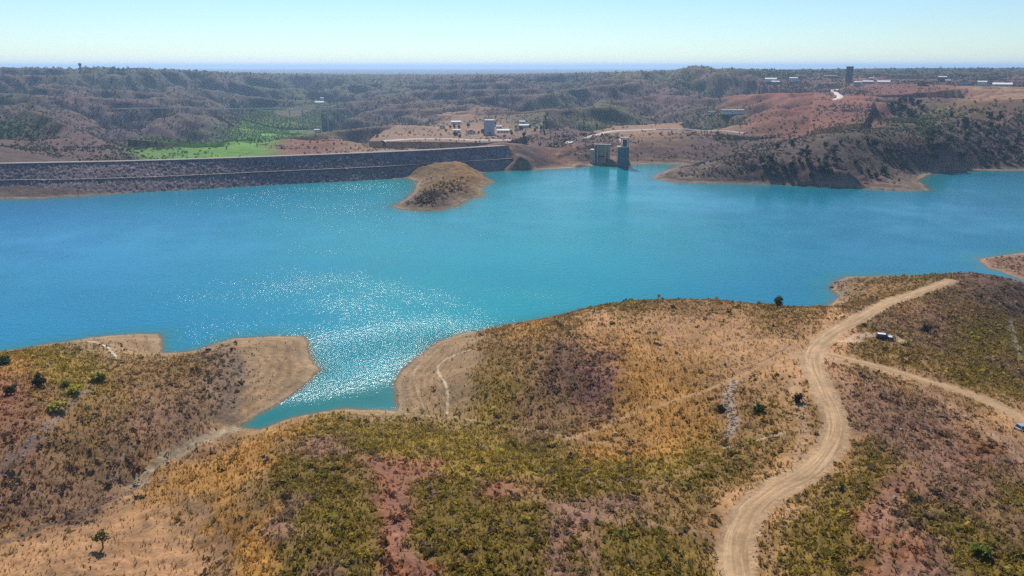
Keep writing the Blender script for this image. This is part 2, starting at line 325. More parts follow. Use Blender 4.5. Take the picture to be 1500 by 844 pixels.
# ------------------------------------------------------------------ mesh + material helpers
def make_mesh(name, V, F, mat, col=None, parent=None, smooth_=False, attrs=None, link=True):
    V = np.asarray(V, np.float32); F = np.asarray(F, np.int32); k = F.shape[1]
    me = bpy.data.meshes.new(name); me.vertices.add(len(V)); me.vertices.foreach_set('co', V.ravel())
    me.loops.add(F.size); me.loops.foreach_set('vertex_index', F.ravel())
    me.polygons.add(len(F)); me.polygons.foreach_set('loop_start', np.arange(0, F.size, k, dtype=np.int32))
    if smooth_: me.polygons.foreach_set('use_smooth', np.ones(len(F), bool))
    me.update(calc_edges=True)
    if col is not None:
        a = me.attributes.new('Col', 'FLOAT_COLOR', 'POINT'); c = np.ones((len(V), 4), np.float32); c[:, :3] = col; a.data.foreach_set('color', c.ravel())
    for n, v in (attrs or {}).items():
        a = me.attributes.new(n, 'FLOAT', 'POINT'); a.data.foreach_set('value', np.asarray(v, np.float32))
    if mat: me.materials.append(mat)
    o = bpy.data.objects.new(name, me)
    if link: COL.objects.link(o)
    if parent is not None: o.parent = parent
    return o
def tag(o, label=None, cat=None, group=None, kind=None):
    if label: o['label'] = label
    if cat: o['category'] = cat
    if group: o['group'] = group
    if kind: o['kind'] = kind
    return o
def empty(name, loc, rz=0):
    o = bpy.data.objects.new(name, None); COL.objects.link(o); o.location = loc; o.rotation_euler = (0, 0, rz); o.empty_display_size = .5; return o
class MB:
    def __init__(s): s.v = []; s.f = []
    def box(s, c, d, rz=0, taper=1.0):
        n = len(s.v); cx, cy_, cz = c; hx, hy, hz = d[0]/2, d[1]/2, d[2]/2; ca, sa = math.cos(rz), math.sin(rz)
        for z, t in ((-hz, 1), (hz, taper)):
            for x, y in ((-hx, -hy), (hx, -hy), (hx, hy), (-hx, hy)):
                x *= t; y *= t
                s.v.append((cx+x*ca-y*sa, cy_+x*sa+y*ca, cz+z))
        for q in ((0,3,2,1),(4,5,6,7),(0,1,5,4),(1,2,6,5),(2,3,7,6),(3,0,4,7)): s.f.append([n+i for i in q])
        return s
    def prism(s, pts_, y0, y1):               # outline in x,z pushed along y
        n = len(s.v); k = len(pts_)
        for y in (y0, y1):
            for x, z in pts_: s.v.append((x, y, z))
        s.f.append([n+i for i in range(k)]); s.f.append([n+k+i for i in reversed(range(k))])
        for i in range(k): s.f.append([n+(i+1) % k, n+i, n+k+i, n+k+(i+1) % k])
        return s
    def tube(s, p0, p1, r0, r1, k=8):
        p0 = Vector(p0); p1 = Vector(p1); q = (p1-p0).to_track_quat('Z', 'Y'); n = len(s.v)
        for p, r in ((p0, r0), (p1, r1)):
            for i in range(k):
                a = 2*PI*i/k; s.v.append(tuple(p+q@Vector((r*math.cos(a), r*math.sin(a), 0))))
        s.f.append([n+i for i in reversed(range(k))]); s.f.append([n+k+i for i in range(k)])
        for i in range(k): s.f.append([n+i, n+(i+1) % k, n+k+(i+1) % k, n+k+i])
        return s
    def build(s, name, mat, parent=None, bevel=0):
        me = bpy.data.meshes.new(name); me.from_pydata([tuple(map(float, v)) for v in s.v], [], s.f); me.update(); me.materials.append(mat)
        o = bpy.data.objects.new(name, me); COL.objects.link(o)
        if parent is not None: o.parent = parent
        if bevel:
            b = o.modifiers.new('b', 'BEVEL'); b.width = bevel; b.segments = 2; b.limit_method = 'ANGLE'
        return o
def mat_new(name):
    m = bpy.data.materials.new(name); m.use_nodes = True; nt = m.node_tree; nt.nodes.clear()
    b = nt.nodes.new('ShaderNodeBsdfPrincipled'); o = nt.nodes.new('ShaderNodeOutputMaterial'); nt.links.new(b.outputs[0], o.inputs[0])
    return m, nt, b
def nz(nt, scale, detail=4, rough=.6, vec=None, dist=0):
    n = nt.nodes.new('ShaderNodeTexNoise'); n.inputs['Scale'].default_value = scale; n.inputs['Detail'].default_value = detail; n.inputs['Roughness'].default_value = rough
    n.inputs['Distortion'].default_value = dist
    if vec: nt.links.new(vec, n.inputs['Vector'])
    return n
def ramp(nt, src, stops):
    r = nt.nodes.new('ShaderNodeValToRGB'); e = r.color_ramp.elements
    while len(e) < len(stops): e.new(.5)
    for q, (p, c) in zip(e, stops): q.position = p; q.color = (c, c, c, 1) if not isinstance(c, tuple) else tuple(c)+(1,)
    nt.links.new(src, r.inputs[0]); return r
def mix(nt, mode, fac, a, b):
    m = nt.nodes.new('ShaderNodeMix'); m.data_type = 'RGBA'; m.blend_type = mode
    for s, v in ((0, fac), (6, a), (7, b)):
        if hasattr(v, 'links') or hasattr(v, 'is_linked'): nt.links.new(v, m.inputs[s])
        else: m.inputs[s].default_value = v if s == 0 else tuple(v)+(1,)
    return m.outputs[2]
def simple(name, c, rough=.85, scale=1.5, var=.35, metal=0.0, spec=.3, bump=0.0):
    m, nt, b = mat_new(name); tc = nt.nodes.new('ShaderNodeTexCoord'); g = nt.nodes.new('ShaderNodeNewGeometry')
    n = nz(nt, scale, 5, .65, tc.outputs['Object'])
    r = ramp(nt, n.outputs[0], [(.3, 1-var), (.7, 1+var*.4)])
    nt.links.new(mix(nt, 'MULTIPLY', 1.0, c, r.outputs[0]), b.inputs['Base Color'])
    b.inputs['Roughness'].default_value = rough; b.inputs['Metallic'].default_value = metal; b.inputs['Specular IOR Level'].default_value = spec
    if bump:
        bp = nt.nodes.new('ShaderNodeBump'); bp.inputs['Distance'].default_value = bump; nt.links.new(n.outputs[0], bp.inputs['Height']); nt.links.new(bp.outputs[0], b.inputs['Normal'])
    return m
M = {}
# ground
m, nt, b = mat_new('earth'); M['earth'] = m
at = nt.nodes.new('ShaderNodeAttribute'); at.attribute_name = 'Col'; ge = nt.nodes.new('ShaderNodeNewGeometry'); P = ge.outputs['Position']
n1 = nz(nt, .9, 6, .75, P); n2 = nz(nt, .11, 5, .6, P); n3 = nz(nt, .012, 6, .65, P); n4 = nz(nt, 3.5, 4, .8, P)
c = mix(nt, 'MULTIPLY', 1.0, at.outputs['Color'], ramp(nt, n1.outputs[0], [(.3, .62), (.52, 1.0), (.75, 1.3)]).outputs[0])
c = mix(nt, 'MULTIPLY', 1.0, c, ramp(nt, n2.outputs[0], [(.3, .75), (.7, 1.22)]).outputs[0])
c = mix(nt, 'MULTIPLY', 1.0, c, ramp(nt, n3.outputs[0], [(.3, .78), (.7, 1.2)]).outputs[0])
c = mix(nt, 'MULTIPLY', 1.0, c, ramp(nt, n4.outputs[0], [(.3, .7), (.6, 1.12)]).outputs[0])
vo = nt.nodes.new('ShaderNodeTexVoronoi'); vo.inputs['Scale'].default_value = 1.3; nt.links.new(P, vo.inputs['Vector'])
c = mix(nt, 'MIX', ramp(nt, vo.outputs[0], [(.05, .55), (.17, 0.0)]).outputs[0], c, (.11, .075, .05))   # small stones and dead stalks
nt.links.new(c, b.inputs['Base Color']); b.inputs['Roughness'].default_value = .95; b.inputs['Specular IOR Level'].default_value = .15
bp = nt.nodes.new('ShaderNodeBump'); bp.inputs['Distance'].default_value = .35; bp.inputs['Strength'].default_value = .8; nt.links.new(n1.outputs[0], bp.inputs['Height'])
bp2 = nt.nodes.new('ShaderNodeBump'); bp2.inputs['Distance'].default_value = 1.2; bp2.inputs['Strength'].default_value = .6; nt.links.new(n2.outputs[0], bp2.inputs['Height'])
nt.links.new(bp2.outputs[0], bp.inputs['Normal']); nt.links.new(bp.outputs[0], b.inputs['Normal'])
# plants: colour carried by each plant
def plant_mat(name, spec=.15):
    m, nt, b = mat_new(name); at = nt.nodes.new('ShaderNodeAttribute'); at.attribute_name = 'Col'
    nt.links.new(at.outputs['Color'], b.inputs['Base Color']); b.inputs['Roughness'].default_value = .8; b.inputs['Specular IOR Level'].default_value = spec
    out = [n for n in nt.nodes if n.type == 'OUTPUT_MATERIAL'][0]
    tr = nt.nodes.new('ShaderNodeBsdfTranslucent'); mx = nt.nodes.new('ShaderNodeMixShader'); mx.inputs[0].default_value = .45
    nt.links.new(at.outputs['Color'], tr.inputs[0]); nt.links.new(b.outputs[0], mx.inputs[1]); nt.links.new(tr.outputs[0], mx.inputs[2]); nt.links.new(mx.outputs[0], out.inputs[0])
    return m
M['leaf'] = plant_mat('leaves'); M['straw'] = plant_mat('straw')
M['bark'] = simple('bark', (.12,.085,.06), .9, 4)
# water
m, nt, b = mat_new('reservoir_water'); M['water'] = m
ge = nt.nodes.new('ShaderNodeNewGeometry'); P = ge.outputs['Position']
sh = nt.nodes.new('ShaderNodeAttribute'); sh.attribute_name = 'shore'; wi = nt.nodes.new('ShaderNodeAttribute'); wi.attribute_name = 'wind'; de = nt.nodes.new('ShaderNodeAttribute'); de.attribute_name = 'blue'
nb = nz(nt, .006, 4, .55, P)
c = mix(nt, 'MIX', ramp(nt, nb.outputs[0], [(.35, 0.), (.65, 1.)]).outputs[0], (.006, .240, .300), (.008, .290, .330))
c = mix(nt, 'MIX', de.outputs['Fac'], c, (.006, .188, .375))
dk = nt.nodes.new('ShaderNodeAttribute'); dk.attribute_name = 'deep'; c = mix(nt, 'MIX', dk.outputs['Fac'], c, (.005, .160, .265))
cv_ = nt.nodes.new('ShaderNodeAttribute'); cv_.attribute_name = 'cove'; c = mix(nt, 'MIX', cv_.outputs['Fac'], c, (.012, .155, .150))
c = mix(nt, 'MIX', ramp(nt, sh.outputs['Fac'], [(0., .8), (.7, 0.)]).outputs[0], c, (.020, .185, .185))
c = mix(nt, 'MIX', ramp(nt, sh.outputs['Fac'], [(0., .8), (.16, 0.)]).outputs[0], c, (.11, .12, .085))
nt.links.new(c, b.inputs['Base Color']); b.inputs['IOR'].default_value = 1.33; b.inputs['Specular IOR Level'].default_value = .22
w1 = nz(nt, .42, 3, .65, P); w2 = nz(nt, 1.6, 3, .65, P); w3 = nz(nt, .12, 3, .5, P)
vm = nt.nodes.new('ShaderNodeMath'); vm.operation = 'MULTIPLY'; vm.inputs[1].default_value = 1.0; nt.links.new(wi.outputs['Fac'], vm.inputs[0])
b1 = nt.nodes.new('ShaderNodeBump'); b1.inputs['Distance'].default_value = .8; nt.links.new(w1.outputs[0], b1.inputs['Height']); nt.links.new(vm.outputs[0], b1.inputs['Strength'])
b2 = nt.nodes.new('ShaderNodeBump'); b2.inputs['Distance'].default_value = .22; nt.links.new(w2.outputs[0], b2.inputs['Height']); nt.links.new(vm.outputs[0], b2.inputs['Strength'])
nt.links.new(b1.outputs[0], b2.inputs['Normal']); nt.links.new(b2.outputs[0], b.inputs['Normal'])
b.inputs['Roughness'].default_value = .125
# dirt road with wheel ruts
m, nt, b = mat_new('dirt'); M['dirt'] = m
uv = nt.nodes.new('ShaderNodeAttribute'); uv.attribute_name = 'across'; ge = nt.nodes.new('ShaderNodeNewGeometry'); P = ge.outputs['Position']
al = nt.nodes.new('ShaderNodeAttribute'); al.attribute_name = 'along'
cb = nt.nodes.new('ShaderNodeCombineXYZ'); s1 = nt.nodes.new('ShaderNodeMath'); s1.operation = 'MULTIPLY'; s1.inputs[1].default_value = .035
nt.links.new(al.outputs['Fac'], s1.inputs[0]); nt.links.new(uv.outputs['Fac'], cb.inputs[0]); nt.links.new(s1.outputs[0], cb.inputs[1])
st = nz(nt, 1.5, 5, .65, cb.outputs[0], .9)        # streaks that run along the road
n1 = nz(nt, 1.2, 5, .7, P); n2 = nz(nt, .15, 4, .6, P)
c = mix(nt, 'MIX', ramp(nt, st.outputs[0], [(.36, 0.), (.62, 1.)]).outputs[0], (.36, .22, .115), (.55, .38, .22))
c = mix(nt, 'MULTIPLY', 1.0, c, ramp(nt, n1.outputs[0], [(.3, .82), (.7, 1.1)]).outputs[0])
c = mix(nt, 'MULTIPLY', 1.0, c, ramp(nt, n2.outputs[0], [(.3, .82), (.7, 1.12)]).outputs[0])
nt.links.new(c, b.inputs['Base Color']); b.inputs['Roughness'].default_value = .95; b.inputs['Specular IOR Level'].default_value = .1
bp = nt.nodes.new('ShaderNodeBump'); bp.inputs['Distance'].default_value = .12; nt.links.new(st.outputs[0], bp.inputs['Height']); nt.links.new(bp.outputs[0], b.inputs['Normal'])
# rockfill
m, nt, b = mat_new('rockfill'); M['rock'] = m
ge = nt.nodes.new('ShaderNodeNewGeometry'); P = ge.outputs['Position']
vo = nt.nodes.new('ShaderNodeTexVoronoi'); vo.inputs['Scale'].default_value = .55; nt.links.new(P, vo.inputs['Vector'])
n1 = nz(nt, .35, 6, .8, P); n2 = nz(nt, .03, 4, .6, P)
c = mix(nt, 'MIX', ramp(nt, n1.outputs[0], [(.35, 0.), (.68, 1.)]).outputs[0], (.14, .098, .10), (.43, .32, .30))
c = mix(nt, 'MULTIPLY', 1.0, c, ramp(nt, n2.outputs[0], [(.3, .8), (.7, 1.15)]).outputs[0])
vb = nt.nodes.new('ShaderNodeRGBToBW'); nt.links.new(vo.outputs['Color'], vb.inputs[0]); c = mix(nt, 'MULTIPLY', .7, c, ramp(nt, vb.outputs[0], [(.2, .45), (.8, 1.2)]).outputs[0])
nt.links.new(c, b.inputs['Base Color']); b.inputs['Roughness'].default_value = .95; b.inputs['Specular IOR Level'].default_value = .15
M['concrete'] = simple('concrete', (.55,.47,.37), .9, .6, .35)
M['crest'] = simple('weathered_concrete', (.22,.19,.18), .9, .3, .4)
M['warm_concrete'] = simple('warm_concrete', (.56,.46,.35), .9, .35, .35)
M['conc_dark'] = simple('tower_concrete', (.13,.18,.20), .85, .5, .3)
M['dark'] = simple('dark_opening', (.03,.032,.036), .6, 1)
M['white'] = simple('whitewash', (.78,.76,.73), .8, .6, .12)
M['grey'] = simple('grey_render', (.46,.47,.52), .8, .4, .15)
M['dgrey'] = simple('dark_grey_render', (.13,.14,.16), .8, .4, .15)
M['tile'] = simple('roof_tile', (.34,.16,.10), .9, 1.5, .3)
M['glass'] = simple('window_glass', (.03,.04,.05), .15, 1, .1, spec=.6)
M['steel'] = simple('steel', (.35,.36,.37), .5, 2, .2, metal=.6)
M['pale_road'] = simple('pale_road', (.66,.60,.52), .95, .3, .2)
M['asphalt'] = simple('asphalt', (.10,.10,.10), .95, .5, .3)
M['carlit'] = simple('lit_white_car_paint', (.78,.78,.77), .3, .5, .05, spec=.5)  # off-road car's roof and bonnet, the lit tone put into the colour
M['carshade'] = simple('shaded_car_paint', (.035,.045,.06), .25, .5, .05, spec=.5)  # off-road car's sides, their shade put into the colour
M['carsilver'] = simple('silver_car_paint', (.55,.57,.60), .3, .5, .05, metal=.5, spec=.5)
M['rubber'] = simple('rubber', (.02,.02,.02), .9)
M['cglass'] = simple('car_glass', (.015,.02,.025), .08, 1, .05, spec=.8)
M['lamp'] = simple('lamp_lens', (.6,.6,.55), .2, 1, .05, spec=.6)
M['red'] = simple('red_lens', (.35,.02,.02), .2, 1, .05, spec=.6)
M['stone'] = simple('pale_stone', (.50,.46,.42), .9, 3, .3)

# ------------------------------------------------------------------ the ground: one sheet out to the horizon
ft = np.linspace(-.74, .74, 1150)
outer = np.concatenate([np.linspace(-PI, -.78, 46), ft, np.linspace(.78, PI, 46)])
rr = np.concatenate([np.geomspace(6, 68, 24)[:-1], np.geomspace(68, 1150, 950)[:-1], np.geomspace(1150, 9000, 430)[:-1], np.geomspace(9000, 70000, 60)])
TH, RR = np.meshgrid(outer, rr); gx = RR*np.sin(TH); gy = RR*np.cos(TH)
nT = len(outer); nR = len(rr)
gd = shore_d(gx.ravel(), gy.ravel()); gh = height(gx.ravel(), gy.ravel(), gd)
gh, dr, dt = with_roads(gx.ravel(), gy.ravel(), gh)
fx, fy = gx.ravel(), gy.ravel(); fr_ = np.hypot(fx, fy)
def dam_profile(): pass
C = cover(fx, fy); col = C[:, :3].copy()
# loose variation the cover map is too coarse for
v1 = fbm(fx, fy, 7., 4, 101); v2 = fbm(fx, fy, 30., 3, 111)
col *= (1+.16*v1+.12*v2)[:, None]
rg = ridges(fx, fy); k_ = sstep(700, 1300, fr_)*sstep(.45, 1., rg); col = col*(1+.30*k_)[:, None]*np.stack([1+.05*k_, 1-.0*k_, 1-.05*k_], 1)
def paint(col, mask, c): 
    return col*(1-mask[:, None])+np.asarray(c)*mask[:, None]
for P, w, c, s in LW:
    m = (fx > P[:, 0].min()-8) & (fx < P[:, 0].max()+8) & (fy > P[:, 1].min()-8) & (fy < P[:, 1].max()+8)
    if not m.any(): continue
    q = seg_dist(fx[m], fy[m], P); ww = .8*w*(1+.7*fbm(fx[m], fy[m], 3., 3, 131)); k = np.zeros(len(fx)); k[m] = s*np.clip(.85+.6*fbm(fx[m], fy[m], 2.2, 3, 133), .25, 1)*(1-sstep(ww*.7, ww*1.35, q))
    col = paint(col, k, c)
# drawdown shore: bare ground with old water lines that follow the contours
near = np.exp(-np.maximum(gd-1.0, 0)/np.where(fr_ < 500, 2.2, np.where(fr_ < 735, 2.8, 7)))*(gd > -2)
col = paint(col, np.clip(near*.75, 0, 1), (.36, .265, .165))
ring = np.sin(gh*2*PI/.62+3.2*fbm(fx, fy, 16., 4, 140)); rm = ((gh > 0) & (gh < 6))*(1-sstep(2.5, 6, gh))*sstep(0, .5, gh)*(fr_ < 900)*(1-sstep(14,40,gd))
col *= (1+.15*ring*rm+.22*rm*fbm(fx, fy, 5., 4, 141))[:, None]
fb = sstep(480, 560, fr_)*(1-sstep(950, 1050, fr_))*(gh > 0)*(1-sstep(9, 17, gh))*(1-sstep(50, 110, gd))
col *= (1+.45*fb*fbm(gh*9+.15*fbm(fx, fy, 30., 2, 145)*9, fx*.05, 6., 3, 146)*1.6)[:, None].clip(.35, 1.6)
wet = (gd < .9) & (gd > -3); col[wet] *= .62
for D, W in ((dr, RW), (dt, TW)):
    e = W+.3+.9*fbm(fx, fy, 4., 3, 150); col = paint(col, .85*(1-sstep(e, e+1.0, D)), (.43, .29, .165))
# orchard rows and field strips in the valley below the dam
iv = inside(fx, fy, VAL); st_ = .5+.5*np.sin((fx*.35+fy*.94)/14*2*PI*.5+2*fbm(fx, fy, 90, 2, 160))
col = np.where(iv[:, None], col*(.6+.75*st_[:, None]*(fbm(fx, fy, 60., 2, 165) > -.25)[:, None]), col)
col = np.clip(col, .012, .8)
idx = np.arange(nR*nT).reshape(nR, nT)
F = np.stack([idx[:-1, :-1], idx[:-1, 1:], idx[1:, 1:], idx[1:, :-1]], -1).reshape(-1, 4)[:, ::-1]
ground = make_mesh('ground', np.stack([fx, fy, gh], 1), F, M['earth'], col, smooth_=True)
tag(ground, kind='structure')
# ------------------------------------------------------------------ the water sheet
g2 = idx[::2, ::2]; D2 = gd.reshape(nR, nT)[::2, ::2]; X2 = gx[::2, ::2]; Y2 = gy[::2, ::2]
ok = (np.minimum.reduce([D2[:-1, :-1], D2[1:, :-1], D2[:-1, 1:], D2[1:, 1:]]) < 1.5)
i2 = np.arange(g2.size).reshape(g2.shape)
F2 = np.stack([i2[:-1, :-1], i2[:-1, 1:], i2[1:, 1:], i2[1:, :-1]], -1)[ok][:, ::-1]
used = np.unique(F2); remap = np.zeros(g2.size, int); remap[used] = np.arange(len(used)); F2 = remap[F2]
wx, wy, wd = X2.ravel()[used], Y2.ravel()[used], D2.ravel()[used]
shv = np.clip(-wd/np.clip(np.hypot(wx, wy)*.05, 3, 40), 0, 1)
# wind: calm in the lee by the shore and in slicks, ruffled outside
calm = smooth([at_z(a, b, 0) for a, b in ((360,622),(440,606),(520,590),(575,580))], 4)
dc = seg_dist(wx, wy, calm)
gust = smooth([at_z(a, b, 0) for a, b in ((470,540),(520,518),(575,503),(635,492))], 4)
dg = seg_dist(wx, wy, gust)
wind = .225+.09*(1-sstep(-60, 120, wx))+.24*fbm(wx*.6+wy*.2, wy, 120., 4, 201)+.12*fbm(wx, wy, 25., 3, 205)
wind = wind*(1-.8*np.exp(-(dc/10)**2))+.8*np.exp(-(dg/18)**2)
gust2 = smooth([at_z(a, b, 0) for a, b in ((330,292),(450,280),(560,272))], 4); wind += .17*np.exp(-(seg_dist(wx, wy, gust2)/35)**2)
wind = np.clip(wind, .06, 2.4)
blue = np.clip(sstep(.12, .55, -np.arctan2(wx, wy))*.85+.5*sstep(.15, .5, np.arctan2(wx, wy))*(1-sstep(420, 600, np.hypot(wx, wy)))+.25*fbm(wx, wy, 140., 3, 210), 0, 1)
water = make_mesh('water', np.stack([wx, wy, np.zeros_like(wx)], 1), F2, M['water'], None, smooth_=True, attrs={'deep': np.clip(sstep(.06, .42, np.arctan2(wx, wy))*.9+.2*fbm(wx, wy, 90., 3, 220), 0, 1), 'cove': np.exp(-(seg_dist(wx, wy, calm)/17)**2), 'shore': shv, 'wind': wind, 'blue': blue})
tag(water, kind='structure')
del TH, RR

# ------------------------------------------------------------------ ribbons laid on the ground
def ribbon(name, P, H, W, mat, lift=.05, nl=9, rag=.5, skirt=.4):
    n = len(P); T = np.gradient(P, axis=0); T /= np.linalg.norm(T, axis=1)[:, None]; N = np.stack([T[:, 1], -T[:, 0]], 1)
    s = np.concatenate([[0], np.cumsum(np.hypot(*np.diff(P, axis=0).T))])
    V = []; A = []; B = []
    us = np.linspace(-1, 1, nl)
    wl_ = W*(1+rag*.3*fbm(s, s*0, 5., 3, 301)); wr = W*(1+rag*.3*fbm(s, s*0+50, 5., 3, 302))
    for i, u in enumerate(us):
        w = np.where(u < 0, wl_, wr)*u
        x = P[:, 0]+N[:, 0]*w; y = P[:, 1]+N[:, 1]*w
        z = H+lift+.03*np.cos(u*PI*2)-(skirt if abs(u) > .999 else 0)
        if abs(u) > .999: x += N[:, 0]*.35*u; y += N[:, 1]*.35*u
        V.append(np.stack([x, y, z], 1)); A.append(w); B.append(s)
    V = np.stack(V, 1).reshape(-1, 3); A = np.stack(A, 1).ravel(); B = np.stack(B, 1).ravel()
    k = np.arange(n*nl).reshape(n, nl); F = np.stack([k[:-1, :-1], k[:-1, 1:], k[1:, 1:], k[1:, :-1]], -1).reshape(-1, 4)
    return make_mesh(name, V, F, mat, smooth_=True, attrs={'across': A, 'along': B})
tag(ribbon('dirt_road', ROAD, ROADH, RW, M['dirt'], .06, rag=1.3), kind='structure')
tag(ribbon('dirt_track', TRACK, TRACKH, TW, M['dirt'], .05, rag=1.3), kind='structure')
def far_road(name, px, W, mat, lift=1.0, step=6):
    P = resample(smooth(pick(px), 5), step); H = ground_z(P[:, 0], P[:, 1]); k = 2
    H = np.convolve(np.pad(H, k, mode='edge'), np.ones(2*k+1)/(2*k+1), 'valid')
    return tag(ribbon(name, P, H, W, mat, lift, 5, .3, 2.0), kind='structure')
far_road('hillside_road', [(832,208),(848,204),(866,200),(884,195.5),(905,192.5),(930,191.5),(960,190)], 4.5, M['pale_road'])
far_road('bank_road', [(960,190),(1010,190.5),(1050,193),(1090,196)], 2.5, M['pale_road'])
far_road('village_road', [(560,207),(600,204.5),(650,204),(700,206),(750,208)], 4.5, M['pale_road'])
far_road('winding_road', [(1237,131),(1222,132),(1219,135),(1226,138),(1231,142),(1224,146),(1216,147)], 5.5, M['pale_road'], 1.2)
# highway on piers across the left valley
hw = np.array([(-900, 1900), (-520, 1860), (-250, 1850), (-80, 1860)], float)
X, Y, Z = ray(np.array([165, 300, 420, 505]), np.array([158.5, 159, 160, 161])); RHW = np.array([1650, 1640, 1640, 1650])
hx, hy, hz = X*RHW, Y*RHW, CAM_H+Z*RHW
br = empty('road_viaduct', (float(hx[0]), float(hy[0]), float(hz[0])))
tag(br, 'long pale road viaduct crossing the wooded slope behind the dam', 'bridge')
deck = MB(); par = MB()
for i in range(3):
    dx, dy = hx[i+1]-hx[i], hy[i+1]-hy[i]; L = math.hypot(dx, dy); a = math.atan2(dy, dx)
    mx, my, mz = (hx[i]+hx[i+1])/2-hx[0], (hy[i]+hy[i+1])/2-hy[0], (hz[i]+hz[i+1])/2-hz[0]
    deck.box((mx, my, mz), (L+1, 10, 1.0), a); par.box((mx+math.sin(a)*5, my-math.cos(a)*5, mz+1.05), (L+1, .4, 1.0), a)
deck.build('deck', M['concrete'], br); par.build('parapet', M['white'], br)
for t in np.linspace(.03, .97, 14):
    x = np.interp(t*3, range(4), hx); y = np.interp(t*3, range(4), hy); z = np.interp(t*3, range(4), hz); g = float(ground_z(x, y)[0])-1
    if z-g > 1.5: MB().box((x-hx[0], y-hy[0], (g+z)/2-hz[0]-.5), (1.3, 4, z-g-.1)).build('pier', M['concrete'], br)

# ------------------------------------------------------------------ the rockfill dam
def zpath(px, z): return smooth([at_z(a, b, z) for a, b in px], 10)
crest = zpath([(-320,247),(-120,242.5),(0,240),(200,236),(400,229.5),(600,221.5),(700,216),(742,213.6)], DAMZ)
toe = zpath([(-320,299),(-120,292),(0,285),(100,284.5),(240,279),(400,270),(540,263),(640,256),(742,249)], 0.)
def rs(P, n):
    s = np.concatenate([[0], np.cumsum(np.hypot(*np.diff(P, axis=0).T))]); u = np.linspace(0, s[-1], n); return np.stack([np.interp(u, s, P[:, 0]), np.interp(u, s, P[:, 1])], 1)
ND = 700; crest = rs(crest, ND); toe = rs(toe, ND)
# foot points: straight below the slope line of each crest point
T = np.gradient(crest, axis=0); T /= np.linalg.norm(T, axis=1)[:, None]; Nd = np.stack([T[:, 1], -T[:, 0]], 1)
run = ((toe-crest)*Nd).sum(1); tj = seg_dist(crest[:, 0], crest[:, 1], toe); run = np.clip(tj, 18, 90)
o = crest.mean(0)
dam = empty('dam', (float(crest[0, 0]), float(crest[0, 1]), 0)); tag(dam, 'long dark grey rockfill dam wall with berm lines holding back the reservoir', 'dam')
base0 = np.array([crest[0, 0], crest[0, 1], 0])
def strip(prof, name, mat, rough=0.0, seed=0, parent=dam):
    V = []
    for (f, z) in prof:                      # f: fraction of the run towards the water (negative: downstream metres)
        off = (run*f) if f >= 0 else np.full(ND, f)
        p = crest+Nd*(np.where(f >= 0, 4.0, 0)+off)[:, None]
        V.append(np.stack([p[:, 0], p[:, 1], np.full(ND, z)], 1))
    V = np.stack(V, 1)
    if rough:
        s = V.reshape(-1, 3); k = RNG.normal(0, .42, len(s)).clip(-1, 1)*rough; s[:, 2] += k
        V = s.reshape(V.shape)
    n, kk = V.shape[:2]; i = np.arange(n*kk).reshape(n, kk); F = np.stack([i[:-1, :-1], i[:-1, 1:], i[1:, 1:], i[1:, :-1]], -1).reshape(-1, 4)
    return make_mesh(name, V.reshape(-1, 3)-base0, F, mat, parent=parent)
up = [(x, DAMZ-.2-x*(DAMZ-.2-9.2)/.50) for x in np.linspace(0, .50, 20)]+[(.505, 9.0), (.56, 9.0)]+[(x, 9.0-(x-.56)*(9+6)/(1.3-.56)) for x in np.linspace(.565, 1.3, 22)]
strip(up, 'rock_face', M['rock'], .9, 401)
strip([(-8.5, DAMZ-.1), (-14, DAMZ-2.5), (-60, -15), (-110, -34)], 'downstream_slope', M['rock'], .4, 405)
def rail(off, z, w, h, name, mat):
    p = crest+Nd*off; n = ND; V = []
    for a, zz in ((-w/2, z), (w/2, z), (w/2, z+h), (-w/2, z+h)):
        q = p+Nd*a; V.append(np.stack([q[:, 0], q[:, 1], np.full(n, zz)], 1))
    V = np.stack(V, 1); i = np.arange(n*4).reshape(n, 4)
    F = np.concatenate([np.stack([i[:-1, k], i[:-1, (k+1) % 4], i[1:, (k+1) % 4], i[1:, k]], -1) for k in range(4)])
    return make_mesh(name, V.reshape(-1, 3)-base0, F, mat, parent=dam)
rail(-2.3, DAMZ-1.2, 12.6, 1.25, 'crest_road', M['crest'])
rail(4.0, DAMZ-.6, .5, 1.1, 'parapet', M['rock'])
bw = run*.535+4.0
p = crest+Nd*bw[:, None]
V = np.concatenate([np.stack([p[:, 0]-Nd[:, 0]*1.3, p[:, 1]-Nd[:, 1]*1.3, np.full(ND, 9.75)], 1), np.stack([p[:, 0]+Nd[:, 0]*1.3, p[:, 1]+Nd[:, 1]*1.3, np.full(ND, 9.75)], 1)])
i = np.arange(ND-1); make_mesh('berm_path', V-base0, np.stack([i, i+1, i+1+ND, i+ND], 1), M['crest'], parent=dam)

# ------------------------------------------------------------------ plants as merged scatters
def clump_proto(n, seed, flat=.75, size=.42, up=.25):
    g = np.random.default_rng(seed); V = []; F = []
    for k in range(n):
        a = g.uniform(0, 2*PI); e = g.uniform(-.1, 1)**1; rad = g.uniform(.45, 1)
        ce = math.sqrt(max(0, 1-e*e)); c = np.array([ce*math.cos(a)*rad, ce*math.sin(a)*rad, (max(e, 0)*rad)*flat+.15])
        nrm = c/np.linalg.norm(c)+g.normal(0, .55, 3); nrm /= np.linalg.norm(nrm)
        t = np.cross(nrm, g.normal(0, 1, 3)); t /= np.linalg.norm(t); bb = np.cross(nrm, t); s = size*g.uniform(.6, 1.25)
        i = len(V)
        for (p_, q_) in ((-1, -.7), (1, -.5), (.8, .9), (-.7, 1)): V.append(c+s*(t*p_*.6+bb*q_*.6))
        F.append((i, i+1, i+2, i+3))
    return np.array(V), np.array(F)
